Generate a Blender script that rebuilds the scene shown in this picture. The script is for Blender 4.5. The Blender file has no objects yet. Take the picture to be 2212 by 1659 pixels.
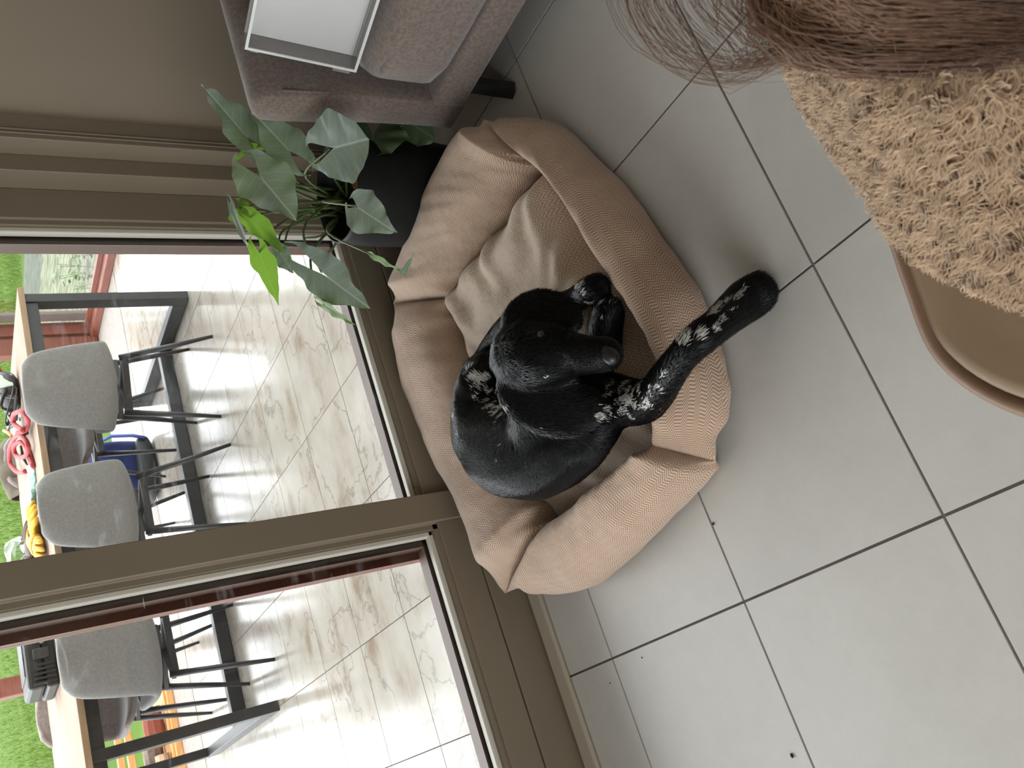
import bpy, bmesh, math, random
import numpy as np
from mathutils import Vector, Matrix, Quaternion, noise as mnoise
from mathutils.kdtree import KDTree

random.seed(7)
rng = np.random.default_rng(11)
scene = bpy.context.scene
col = scene.collection

# ------------------------------------------------------------------ camera
F_PX = 1931.687
CAMR = np.array([[-0.3152440, -0.4607722, -0.8296446],
                 [-0.8812566, 0.4665280, 0.0757526],
                 [0.3521478, 0.7550103, -0.5531287]])     # rows: picture right, picture down, forward
CAMZ = 1.25348
CAMP = np.array([0.0, 0.0, CAMZ])
cam_data = bpy.data.cameras.new('camera')
cam = bpy.data.objects.new('camera', cam_data)
col.objects.link(cam)
cam_data.sensor_fit = 'HORIZONTAL'
cam_data.sensor_width = 36.0
cam_data.lens = F_PX / 2212.0 * 36.0
cam_data.clip_start = 0.05
cam_data.clip_end = 200
cam_data.dof.use_dof = True
cam_data.dof.focus_distance = 1.95
cam_data.dof.aperture_fstop = 14.0
r, d, f = (Vector(CAMR[i]) for i in range(3))
mw = Matrix((r, -d, -f)).transposed().to_4x4()
mw.translation = Vector(CAMP)
cam.matrix_world = mw
scene.camera = cam

# ------------------------------------------------------------------ light and exposure
scene.view_settings.view_transform = 'Standard'
scene.view_settings.look = 'None'
scene.view_settings.gamma = 1.0
scene.view_settings.use_curve_mapping = False
scene.view_settings.exposure = 2.68
cyc = scene.cycles
cyc.max_bounces = 7; cyc.diffuse_bounces = 4; cyc.glossy_bounces = 3; cyc.transmission_bounces = 4; cyc.transparent_max_bounces = 10
cyc.caustics_reflective = False; cyc.caustics_refractive = False
cyc.use_adaptive_sampling = True; cyc.adaptive_threshold = 0.03
world = bpy.data.worlds.new('overcast_sky')
scene.world = world
world.use_nodes = True
wn = world.node_tree
wn.nodes['Background'].inputs['Color'].default_value = (0.95, 0.97, 1.0, 1)
wn.nodes['Background'].inputs['Strength'].default_value = 1.0


def portal(name, loc, rot, sx, sy):
    ld = bpy.data.lights.new(name, 'AREA')
    ld.shape = 'RECTANGLE'; ld.size = sx; ld.size_y = sy
    ld.cycles.is_portal = True
    o = bpy.data.objects.new(name, ld); col.objects.link(o)
    o.location = loc; o.rotation_euler = rot
    return o


# ------------------------------------------------------------------ helpers
def ray(x, y):
    return np.array([(x - 1106.0) / F_PX, (y - 829.5) / F_PX, 1.0]) @ CAMR


def W(x, y, z=None, X=None, Y=None, t=None):
    """world point seen at photograph pixel (x, y) on a given plane (or at forward depth t)"""
    dr = ray(x, y)
    if z is not None:
        t = (z - CAMZ) / dr[2]
    elif Y is not None:
        t = Y / dr[1]
    elif X is not None:
        t = X / dr[0]
    return Vector(CAMP + t * dr)


def px_of(P):
    q = (np.asarray(P) - CAMP) @ CAMR.T
    return np.stack([1106 + F_PX * q[..., 0] / q[..., 2], 829.5 + F_PX * q[..., 1] / q[..., 2]], -1)


def tag(o, label=None, cat=None, group=None, kind=None):
    if label: o['label'] = label
    if cat: o['category'] = cat
    if group: o['group'] = group
    if kind: o['kind'] = kind
    return o


def empty(name, loc=(0, 0, 0), rz=0.0):
    o = bpy.data.objects.new(name, None)
    o.empty_display_size = 0.05
    o.location = loc
    o.rotation_euler = (0, 0, rz)
    col.objects.link(o)
    return o


def link(name, me, mats, parent=None, loc=None, world=True):
    """link a mesh; a child given in world coordinates is offset by its (unrotated) parents"""
    o = bpy.data.objects.new(name, me)
    for m in (mats if isinstance(mats, (list, tuple)) else [mats]):
        me.materials.append(m)
    col.objects.link(o)
    if parent is not None:
        o.parent = parent
        if world:
            off = Vector((0, 0, 0)); p = parent
            while p is not None:
                off += p.location; p = p.parent
            o.location = -off
    if loc is not None:
        o.location = loc
    return o


class MB:
    def __init__(self):
        self.v = []; self.f = []; self.uv = {}; self.mi = []; self.cur = 0

    def add(self, v, f, uv=None):
        b = len(self.v)
        self.v += [tuple(p) for p in v]
        for k, q in enumerate(f):
            self.f.append(tuple(b + i for i in q)); self.mi.append(self.cur)
            if uv is not None:
                self.uv[len(self.f) - 1] = uv[k]
        return self

    def box(self, x0, x1, y0, y1, z0, z1):
        x0, x1 = min(x0, x1), max(x0, x1); y0, y1 = min(y0, y1), max(y0, y1); z0, z1 = min(z0, z1), max(z0, z1)
        v = [(x0, y0, z0), (x1, y0, z0), (x1, y1, z0), (x0, y1, z0), (x0, y0, z1), (x1, y0, z1), (x1, y1, z1), (x0, y1, z1)]
        f = [(0, 3, 2, 1), (4, 5, 6, 7), (0, 1, 5, 4), (1, 2, 6, 5), (2, 3, 7, 6), (3, 0, 4, 7)]
        return self.add(v, f)

    def bar(self, a, b, w, h, up=(0, 0, 1)):
        a, b = Vector(a), Vector(b)
        dr = (b - a).normalized(); u = Vector(up)
        s = dr.cross(u)
        if s.length < 1e-4: s = dr.cross(Vector((1, 0, 0)))
        s.normalize(); u = s.cross(dr).normalized()
        v = []
        for p in (a, b):
            for i, j in ((-1, -1), (1, -1), (1, 1), (-1, 1)):
                v.append(p + s * (i * w / 2) + u * (j * h / 2))
        return self.add(v, [(0, 3, 2, 1), (4, 5, 6, 7), (0, 1, 5, 4), (1, 2, 6, 5), (2, 3, 7, 6), (3, 0, 4, 7)])

    def tube(self, pts, rad, seg=10, caps=True, closed=False, flat=1.0):
        pts = [Vector(p) for p in pts]; n = len(pts)
        if not hasattr(rad, '__len__'): rad = [rad] * n
        v = []; prev = None
        for i, p in enumerate(pts):
            if closed:
                tn = pts[(i + 1) % n] - pts[i - 1]
            else:
                tn = pts[min(i + 1, n - 1)] - pts[max(i - 1, 0)]
            tn.normalize()
            if prev is None:
                a = tn.cross(Vector((0, 0, 1)))
                if a.length < 0.05: a = tn.cross(Vector((1, 0, 0)))
                a.normalize()
            else:
                a = prev - tn * prev.dot(tn)
                a.normalize()
            prev = a
            b = tn.cross(a)
            for k in range(seg):
                th = 2 * math.pi * k / seg
                v.append(p + a * (math.cos(th) * rad[i]) + b * (math.sin(th) * rad[i] * flat))
        f = []
        m = n if closed else n - 1
        for i in range(m):
            j = (i + 1) % n
            for k in range(seg):
                k2 = (k + 1) % seg
                f.append((i * seg + k, i * seg + k2, j * seg + k2, j * seg + k))
        if caps and not closed:
            f.append(tuple(range(seg - 1, -1, -1)))
            f.append(tuple((n - 1) * seg + k for k in range(seg)))
        return self.add(v, f)

    def lathe(self, prof, c=(0, 0, 0), seg=32):
        v = []; f = []
        for (rr, z) in prof:
            for k in range(seg):
                th = 2 * math.pi * k / seg
                v.append((c[0] + rr * math.cos(th), c[1] + rr * math.sin(th), c[2] + z))
        for i in range(len(prof) - 1):
            for k in range(seg):
                k2 = (k + 1) % seg
                f.append((i * seg + k, i * seg + k2, (i + 1) * seg + k2, (i + 1) * seg + k))
        return self.add(v, f)

    def grid(self, fn, nu, nv, uvs=None, wrap=False):
        v = []; f = []; uv = []
        for i in range(nu):
            for j in range(nv):
                v.append(fn(i / (nu - 1), j / (nv if wrap else nv - 1)))
        for i in range(nu - 1):
            for j in range(nv if wrap else nv - 1):
                j2 = (j + 1) % nv
                f.append((i * nv + j, i * nv + j2, (i + 1) * nv + j2, (i + 1) * nv + j))
                if uvs:
                    uv.append([uvs(i / (nu - 1), j / (nv if wrap else nv - 1)), uvs(i / (nu - 1), (j + 1) / (nv if wrap else nv - 1)),
                               uvs((i + 1) / (nu - 1), (j + 1) / (nv if wrap else nv - 1)), uvs((i + 1) / (nu - 1), j / (nv if wrap else nv - 1))])
        return self.add(v, f, uv if uvs else None)

    def mesh(self, name, smooth=False, fix=False):
        me = bpy.data.meshes.new(name)
        me.from_pydata(self.v, [], self.f)
        if self.uv:
            ul = me.uv_layers.new(name='UVMap')
            for p in me.polygons:
                q = self.uv.get(p.index)
                if q:
                    for li, c in zip(p.loop_indices, q):
                        ul.data[li].uv = c
        if any(self.mi):
            me.polygons.foreach_set('material_index', self.mi)
        if fix:
            bm = bmesh.new(); bm.from_mesh(me)
            bmesh.ops.remove_doubles(bm, verts=bm.verts, dist=1e-5)
            bmesh.ops.recalc_face_normals(bm, faces=bm.faces)
            bm.to_mesh(me); bm.free()
        if smooth:
            me.polygons.foreach_set('use_smooth', [True] * len(me.polygons))
        me.update()
        return me

    def obj(self, name, mats, parent=None, smooth=False, bevel=0, sub=0, solid=0, fix=False, world=True, loc=None, bseg=2):
        o = link(name, self.mesh(name, smooth, fix), mats, parent, loc, world)
        if solid:
            m = o.modifiers.new('solid', 'SOLIDIFY'); m.thickness = solid; m.offset = 0
        if bevel:
            m = o.modifiers.new('bevel', 'BEVEL'); m.width = bevel; m.segments = bseg; m.limit_method = 'ANGLE'
        if sub:
            m = o.modifiers.new('sub', 'SUBSURF'); m.levels = sub; m.render_levels = sub
        return o


def copy_tree(o, parent=None):
    c = o.copy(); col.objects.link(c); c.parent = parent
    for ch in list(o.children):
        copy_tree(ch, c)
    return c


def spline(pts, n):
    """Catmull-Rom through points (any dimension)"""
    P = [np.array(p, float) for p in pts]
    P = [2 * P[0] - P[1]] + P + [2 * P[-1] - P[-2]]
    out = []
    segs = len(P) - 3
    for k in range(n):
        u = k / (n - 1) * segs
        i = min(int(u), segs - 1); u -= i
        a, b, c, e = P[i:i + 4]
        out.append(0.5 * (2 * b + (c - a) * u + (2 * a - 5 * b + 4 * c - e) * u * u + (3 * b - a - 3 * c + e) * u ** 3))
    return out


def closed_spline(pts, n):
    P = [np.array(p, float) for p in pts]; m = len(P); out = []
    for k in range(n):
        u = k / n * m; i = int(u); u -= i
        a, b, c, e = P[(i - 1) % m], P[i % m], P[(i + 1) % m], P[(i + 2) % m]
        out.append(0.5 * (2 * b + (c - a) * u + (2 * a - 5 * b + 4 * c - e) * u * u + (3 * b - a - 3 * c + e) * u ** 3))
    return out


# ------------------------------------------------------------------ materials
def new_mat(name):
    m = bpy.data.materials.new(name); m.use_nodes = True
    nt = m.node_tree
    return m, nt, nt.nodes['Principled BSDF']


def nd(nt, typ, **kw):
    n = nt.nodes.new(typ)
    for k, v in kw.items():
        if k in n.inputs.keys():
            n.inputs[k].default_value = v
        else:
            setattr(n, k, v)
    return n


def math_n(nt, op, a, b=None):
    n = nt.nodes.new('ShaderNodeMath'); n.operation = op
    for i, q in enumerate((a, b)):
        if q is None: continue
        if isinstance(q, (int, float)): n.inputs[i].default_value = q
        else: nt.links.new(q, n.inputs[i])
    return n.outputs[0]


def c4(c):
    return (c[0], c[1], c[2], 1.0)


def pmat(name, colr, rough=0.5, col2=None, scale=6.0, detail=4.0, lo=0.35, hi=0.65, bump=0.0, bscale=200.0, bdist=0.002,
         metallic=0.0, sheen=0.0, coat=0.0, spec=None, stretch=None, rand=0.0, coords='Object', nrough=0.5):
    m, nt, b = new_mat(name)
    b.inputs['Base Color'].default_value = c4(colr)
    b.inputs['Roughness'].default_value = rough
    b.inputs['Metallic'].default_value = metallic
    if sheen:
        b.inputs['Sheen Weight'].default_value = sheen
        b.inputs['Sheen Roughness'].default_value = 0.5
    if coat:
        b.inputs['Coat Weight'].default_value = coat
    if spec is not None:
        b.inputs['Specular IOR Level'].default_value = spec
    tc = nd(nt, 'ShaderNodeTexCoord')
    vec = tc.outputs[coords]
    if stretch:
        mp = nd(nt, 'ShaderNodeMapping'); mp.inputs['Scale'].default_value = stretch
        nt.links.new(vec, mp.inputs['Vector']); vec = mp.outputs['Vector']
    if col2 is not None:
        n = nd(nt, 'ShaderNodeTexNoise'); n.inputs['Scale'].default_value = scale; n.inputs['Detail'].default_value = detail; n.inputs['Roughness'].default_value = nrough
        nt.links.new(vec, n.inputs['Vector'])
        rp = nd(nt, 'ShaderNodeMapRange'); rp.inputs['From Min'].default_value = lo; rp.inputs['From Max'].default_value = hi
        nt.links.new(n.outputs['Fac'], rp.inputs['Value'])
        mx = nd(nt, 'ShaderNodeMix'); mx.data_type = 'RGBA'
        mx.inputs['A'].default_value = c4(colr); mx.inputs['B'].default_value = c4(col2)
        # RGBA sockets of the Mix node sit at 6 and 7
        mx.inputs[6].default_value = c4(colr); mx.inputs[7].default_value = c4(col2)
        nt.links.new(rp.outputs['Result'], mx.inputs[0])
        out = mx.outputs[2]
        if rand:
            oi = nd(nt, 'ShaderNodeObjectInfo')
            hs = nd(nt, 'ShaderNodeHueSaturation')
            v = math_n(nt, 'MULTIPLY_ADD', oi.outputs['Random'], rand * 2)
            v.node.inputs[2].default_value = 1 - rand
            nt.links.new(v, hs.inputs['Value']); nt.links.new(out, hs.inputs['Color'])
            out = hs.outputs['Color']
        nt.links.new(out, b.inputs['Base Color'])
    if bump:
        n = nd(nt, 'ShaderNodeTexNoise'); n.inputs['Scale'].default_value = bscale; n.inputs['Detail'].default_value = 3
        nt.links.new(tc.outputs[coords], n.inputs['Vector'])
        bp = nd(nt, 'ShaderNodeBump'); bp.inputs['Strength'].default_value = bump; bp.inputs['Distance'].default_value = bdist
        nt.links.new(n.outputs['Fac'], bp.inputs['Height'])
        nt.links.new(bp.outputs['Normal'], b.inputs['Normal'])
    return m


def glass_mat(name, tint=(1, 1, 1), refl=1.0, rough=0.0):
    m = bpy.data.materials.new(name); m.use_nodes = True
    nt = m.node_tree; nt.nodes.clear()
    out = nd(nt, 'ShaderNodeOutputMaterial')
    tr = nd(nt, 'ShaderNodeBsdfTransparent'); tr.inputs['Color'].default_value = c4(tint)
    gl = nd(nt, 'ShaderNodeBsdfGlossy'); gl.inputs['Roughness'].default_value = rough
    fr = nd(nt, 'ShaderNodeFresnel'); fr.inputs['IOR'].default_value = 1.45
    k = math_n(nt, 'MULTIPLY', fr.outputs[0], refl)
    mx = nd(nt, 'ShaderNodeMixShader')
    nt.links.new(k, mx.inputs[0]); nt.links.new(tr.outputs[0], mx.inputs[1]); nt.links.new(gl.outputs[0], mx.inputs[2])
    nt.links.new(mx.outputs[0], out.inputs[0])
    return m


def streaked_glass(name):
    """window glass with faint pale streaks"""
    m = glass_mat(name, (0.97, 0.985, 0.98), 0.8)
    nt = m.node_tree
    out = [n for n in nt.nodes if n.type == 'OUTPUT_MATERIAL'][0]
    src = out.inputs[0].links[0].from_socket
    tc = nd(nt, 'ShaderNodeTexCoord'); mp = nd(nt, 'ShaderNodeMapping')
    mp.inputs['Rotation'].default_value = (0, 0.9, 0); mp.inputs['Scale'].default_value = (9, 1, 34)
    nt.links.new(tc.outputs['Object'], mp.inputs['Vector'])
    n1 = nd(nt, 'ShaderNodeTexNoise'); n1.inputs['Scale'].default_value = 1.0; n1.inputs['Detail'].default_value = 5; n1.inputs['Distortion'].default_value = 1.2
    nt.links.new(mp.outputs[0], n1.inputs['Vector'])
    n2 = nd(nt, 'ShaderNodeTexNoise'); n2.inputs['Scale'].default_value = 5.0; n2.inputs['Detail'].default_value = 2
    nt.links.new(tc.outputs['Object'], n2.inputs['Vector'])
    r1 = nd(nt, 'ShaderNodeMapRange'); r1.inputs['From Min'].default_value = 0.56; r1.inputs['From Max'].default_value = 0.74
    r2 = nd(nt, 'ShaderNodeMapRange'); r2.inputs['From Min'].default_value = 0.48; r2.inputs['From Max'].default_value = 0.62
    nt.links.new(n1.outputs['Fac'], r1.inputs['Value']); nt.links.new(n2.outputs['Fac'], r2.inputs['Value'])
    k = math_n(nt, 'MULTIPLY', math_n(nt, 'MULTIPLY', r1.outputs[0], r2.outputs[0]), 0.07)
    df = nd(nt, 'ShaderNodeBsdfTranslucent'); df.inputs['Color'].default_value = (0.75, 0.76, 0.76, 1)
    mx = nd(nt, 'ShaderNodeMixShader')
    nt.links.new(k, mx.inputs[0]); nt.links.new(src, mx.inputs[1]); nt.links.new(df.outputs[0], mx.inputs[2])
    nt.links.new(mx.outputs[0], out.inputs[0])
    return m


M = {}
M['tile_in'] = pmat('grey_floor_tile', (0.56, 0.535, 0.50), 0.42, (0.48, 0.455, 0.42), scale=3.5, detail=14, nrough=0.8, lo=0.3, hi=0.7, bump=0.15, bscale=350, bdist=0.001, rand=0.03, coords='Object')
M['grout'] = pmat('grey_brown_grout', (0.16, 0.135, 0.12), 0.9, (0.2, 0.17, 0.15), scale=30)
M['paint'] = pmat('taupe_frame_paint', (0.235, 0.188, 0.135), 0.38, (0.22, 0.175, 0.125), scale=3)
M['bead'] = pmat('pale_window_bead', (0.62, 0.58, 0.5), 0.4)
M['wallp'] = pmat('warm_grey_wall', (0.55, 0.475, 0.385), 0.75, (0.53, 0.455, 0.365), scale=2, bump=0.1, bscale=300, bdist=0.001)
M['ceilp'] = pmat('white_ceiling', (0.78, 0.75, 0.70), 0.8)
M['redwood'] = pmat('red_brown_timber', (0.16, 0.043, 0.022), 0.5, (0.115, 0.028, 0.015), scale=9, stretch=(1, 1, 8), detail=5)
M['darkwood'] = pmat('dark_outer_frame', (0.09, 0.045, 0.03), 0.5)
M['glass'] = glass_mat('window_glass', (0.97, 0.985, 0.98), 0.8)
M['thinglass'] = glass_mat('outdoor_glass', (0.97, 0.98, 0.98), 0.3)
M['pane'] = streaked_glass('streaked_window_glass')


def marble_tile():
    m, nt, b = new_mat('polished_cream_tile')
    geo = nd(nt, 'ShaderNodeTexCoord'); oi = nd(nt, 'ShaderNodeObjectInfo')
    off = nd(nt, 'ShaderNodeVectorMath'); off.operation = 'MULTIPLY_ADD'
    sc = nd(nt, 'ShaderNodeVectorMath'); sc.operation = 'SCALE'
    nt.links.new(oi.outputs['Location'], sc.inputs[0]); sc.inputs['Scale'].default_value = 3.7
    ad = nd(nt, 'ShaderNodeVectorMath'); ad.operation = 'ADD'
    nt.links.new(geo.outputs['Object'], ad.inputs[0]); nt.links.new(sc.outputs[0], ad.inputs[1])
    n1 = nd(nt, 'ShaderNodeTexNoise'); n1.inputs['Scale'].default_value = 4.0; n1.inputs['Detail'].default_value = 9; n1.inputs['Roughness'].default_value = 0.62
    mp = nd(nt, 'ShaderNodeMapping'); mp.inputs['Scale'].default_value = (0.9, 1.5, 1)
    nt.links.new(ad.outputs[0], mp.inputs['Vector']); nt.links.new(mp.outputs[0], n1.inputs['Vector'])
    cr = nd(nt, 'ShaderNodeValToRGB')
    e = cr.color_ramp.elements
    e[0].position = 0.3; e[0].color = (0.22, 0.17, 0.125, 1)
    e[1].position = 0.62; e[1].color = (0.375, 0.35, 0.31, 1)
    x = e.new(0.45); x.color = (0.33, 0.295, 0.25, 1)
    nt.links.new(n1.outputs['Fac'], cr.inputs[0])
    # thin crooked veins
    n2 = nd(nt, 'ShaderNodeTexNoise'); n2.inputs['Scale'].default_value = 3.0; n2.inputs['Detail'].default_value = 6
    nt.links.new(ad.outputs[0], n2.inputs['Vector'])
    dv = math_n(nt, 'ABSOLUTE', math_n(nt, 'SUBTRACT', n2.outputs['Fac'], 0.5))
    vn = nd(nt, 'ShaderNodeMapRange'); vn.inputs['From Min'].default_value = 0.0; vn.inputs['From Max'].default_value = 0.010
    vn.inputs['To Min'].default_value = 0.7; vn.inputs['To Max'].default_value = 0.0
    nt.links.new(dv, vn.inputs['Value'])
    mx = nd(nt, 'ShaderNodeMix'); mx.data_type = 'RGBA'
    mx.inputs[7].default_value = (0.17, 0.145, 0.12, 1)
    nt.links.new(vn.outputs[0], mx.inputs[0]); nt.links.new(cr.outputs[0], mx.inputs[6])
    nt.links.new(mx.outputs[2], b.inputs['Base Color'])
    b.inputs['Roughness'].default_value = 0.2
    b.inputs['Specular IOR Level'].default_value = 0.35
    return m


M['tile_out'] = marble_tile()
M['grout_out'] = pmat('dark_thin_joint', (0.13, 0.11, 0.1), 0.9)
M['concrete'] = pmat('pinkish_concrete', (0.27, 0.23, 0.205), 0.9, (0.215, 0.18, 0.16), scale=40, detail=6)


def herringbone(name, ca, cb, colw=0.0105, per=0.0068):
    m, nt, b = new_mat(name)
    uv = nd(nt, 'ShaderNodeUVMap')
    sp = nd(nt, 'ShaderNodeSeparateXYZ'); nt.links.new(uv.outputs[0], sp.inputs[0])
    u, v = sp.outputs[0], sp.outputs[1]
    tri = math_n(nt, 'PINGPONG', u, colw)
    ph = math_n(nt, 'FRACT', math_n(nt, 'DIVIDE', math_n(nt, 'ADD', v, tri), per))
    st = math_n(nt, 'PINGPONG', ph, 0.5)
    mr = nd(nt, 'ShaderNodeMapRange'); mr.interpolation_type = 'SMOOTHSTEP'
    mr.inputs['From Min'].default_value = 0.15; mr.inputs['From Max'].default_value = 0.35
    nt.links.new(st, mr.inputs['Value'])
    mx = nd(nt, 'ShaderNodeMix'); mx.data_type = 'RGBA'
    mx.inputs[6].default_value = c4(ca); mx.inputs[7].default_value = c4(cb)
    nt.links.new(mr.outputs[0], mx.inputs[0])
    tc = nd(nt, 'ShaderNodeTexCoord')
    n = nd(nt, 'ShaderNodeTexNoise'); n.inputs['Scale'].default_value = 7; n.inputs['Detail'].default_value = 5
    nt.links.new(tc.outputs['Object'], n.inputs['Vector'])
    hs = nd(nt, 'ShaderNodeHueSaturation')
    vv = math_n(nt, 'MULTIPLY_ADD', n.outputs['Fac'], 0.24); vv.node.inputs[2].default_value = 0.88
    nt.links.new(vv, hs.inputs['Value']); nt.links.new(mx.outputs[2], hs.inputs['Color'])
    nt.links.new(hs.outputs[0], b.inputs['Base Color'])
    b.inputs['Roughness'].default_value = 0.9
    b.inputs['Sheen Weight'].default_value = 0.25
    bp = nd(nt, 'ShaderNodeBump'); bp.inputs['Strength'].default_value = 0.35; bp.inputs['Distance'].default_value = 0.0015
    nt.links.new(mr.outputs[0], bp.inputs['Height'])
    # soft creases
    n2 = nd(nt, 'ShaderNodeTexNoise'); n2.inputs['Scale'].default_value = 9; n2.inputs['Detail'].default_value = 4
    nt.links.new(tc.outputs['Object'], n2.inputs['Vector'])
    bp2 = nd(nt, 'ShaderNodeBump'); bp2.inputs['Strength'].default_value = 0.5; bp2.inputs['Distance'].default_value = 0.03
    nt.links.new(n2.outputs['Fac'], bp2.inputs['Height']); nt.links.new(bp.outputs['Normal'], bp2.inputs['Normal'])
    nt.links.new(bp2.outputs['Normal'], b.inputs['Normal'])
    return m


M['bed'] = herringbone('tan_herringbone_cloth', (0.315, 0.20, 0.135), (0.60, 0.44, 0.325))
M['bedcush'] = herringbone('tan_herringbone_cushion', (0.42, 0.31, 0.23), (0.62, 0.50, 0.40))
M['sofa'] = pmat('taupe_sofa_cloth', (0.20, 0.15, 0.127), 0.95, (0.145, 0.106, 0.088), scale=120, detail=3, lo=0.4, hi=0.6, bump=0.4, bscale=600, bdist=0.001, sheen=0.4)
M['blackmetal'] = pmat('black_powder_metal', (0.018, 0.018, 0.02), 0.45, (0.028, 0.027, 0.028), scale=20)
M['chairfab'] = pmat('grey_chair_cloth', (0.245, 0.24, 0.235), 0.95, (0.205, 0.20, 0.195), scale=90, bump=0.3, bscale=700, bdist=0.001, sheen=0.2)
M['tabletop'] = pmat('pale_oak_boards', (0.33, 0.265, 0.21), 0.85, (0.25, 0.19, 0.145), scale=3, stretch=(1.2, 14, 6), detail=6, spec=0.15)
M['tableedge'] = pmat('raw_oak_edge', (0.40, 0.27, 0.165), 0.6, (0.30, 0.19, 0.11), scale=3, stretch=(2, 14, 14), detail=6)
M['pot'] = pmat('black_plant_pot', (0.007, 0.0075, 0.008), 0.55, (0.010, 0.0105, 0.011), scale=30, spec=0.25)
M['soil'] = pmat('dark_potting_soil', (0.03, 0.02, 0.014), 0.95, (0.07, 0.04, 0.025), scale=60, bump=0.8, bscale=90, bdist=0.01)
M['stem'] = pmat('green_leaf_stem', (0.10, 0.16, 0.05), 0.5, (0.16, 0.2, 0.09), scale=8)
ZO = -0.06                      # veranda level
GX, GY, SX, SY = 0.5414, 0.8005, 0.4483, 0.4516

# ------------------------------------------------------------------ the room
fl = MB().box(-2.7, 3.3, -2.9, 1.95, -0.12, -0.004).obj('floor', M['grout'])
tag(fl, 'grey ceramic tile floor with dark joints', kind='structure')
tw, th = SX - 0.005, SY - 0.005
tile_me = MB().box(-tw / 2, tw / 2, -th / 2, th / 2, -0.008, 0.0).mesh('tile')
tile_me.materials.append(M['tile_in'])
for i in range(-6, 7):
    for j in range(-8, 3):
        x0, y0 = GX + i * SX, GY + j * SY
        if x0 < -2.7 or x0 > 2.8 or y0 < -2.9: continue
        if y0 + SY > 1.95:
            if y0 > 1.9: continue
            o = MB().box(x0 + 0.0025, x0 + SX - 0.0025, y0 + 0.0025, 1.93, -0.008, 0.0).obj('tile', M['tile_in'], fl)
        else:
            o = bpy.data.objects.new('tile', tile_me); col.objects.link(o); o.parent = fl
            o.location = (x0 + SX / 2, y0 + SY / 2, 0.0)

LW0 = -1.3  # near end of the glazed opening added in the left wall
WZ = 2.35                       # head of the windows
# window side wall: a pier beside the sofa, a strip over the windows, a pier at the other end
wf = MB()
wf.box(1.667, 3.3, 1.84, 2.05, 0, 2.6)
wf.box(-2.7, 1.667, 1.84, 2.05, WZ, 2.6)
wf.box(-2.7, -2.45, 1.90, 2.05, 0, WZ)
tag(wf.obj('wall_far', M['wallp']), 'warm grey plaster wall around the windows', kind='structure')
wr = MB().box(3.2, 3.3, -2.9, 1.84, 0, 2.6)
tag(wr.obj('wall_right', M['wallp']), 'warm grey plaster wall behind the sofa', kind='structure')
wl = MB()
wl.box(-2.7, -2.6, -2.9, LW0, 0, 2.6); wl.box(-2.7, -2.6, 1.6, 1.95, 0, 2.6)
wl.box(-2.7, -2.6, LW0, 1.6, WZ, 2.6); wl.box(-2.7, -2.6, LW0, 1.6, 0, 0.15)
tag(wl.obj('wall_left', M['wallp']), 'warm grey wall with an added unseen glazed opening', kind='structure')
wb = MB().box(-2.7, 3.3, -3.0, -2.9, 0, 2.6)
tag(wb.obj('wall_near', M['wallp']), 'warm grey wall opposite the windows', kind='structure')
tag(MB().box(-2.7, 3.3, -2.9, 2.05, 2.6, 2.7).obj('ceiling', M['ceilp']), 'white ceiling', kind='structure')

# stepped casing on the sofa side of the windows
t1 = MB()
t1.box(1.594, 1.667, 1.826, 1.95, 0, WZ)
t1.box(1.546, 1.594, 1.883, 2.0, 0, WZ)
t1.box(1.607, 1.611, 1.8235, 1.83, 0, WZ)
t1.box(1.618, 1.622, 1.8235, 1.83, 0, WZ)
tag(t1.obj('trim_1', M['paint'], bevel=0.002), 'stepped taupe window casing beside the sofa', kind='structure')
# low threshold strip along the floor
t2 = MB()
t2.box(-2.45, 1.6, 1.885, 1.938, 0, 0.014)
tag(t2.obj('trim_2', pmat('pale_threshold_strip', (0.40, 0.345, 0.265), 0.5), bevel=0.006), 'pale low strip along the foot of the windows', kind='structure')


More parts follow.
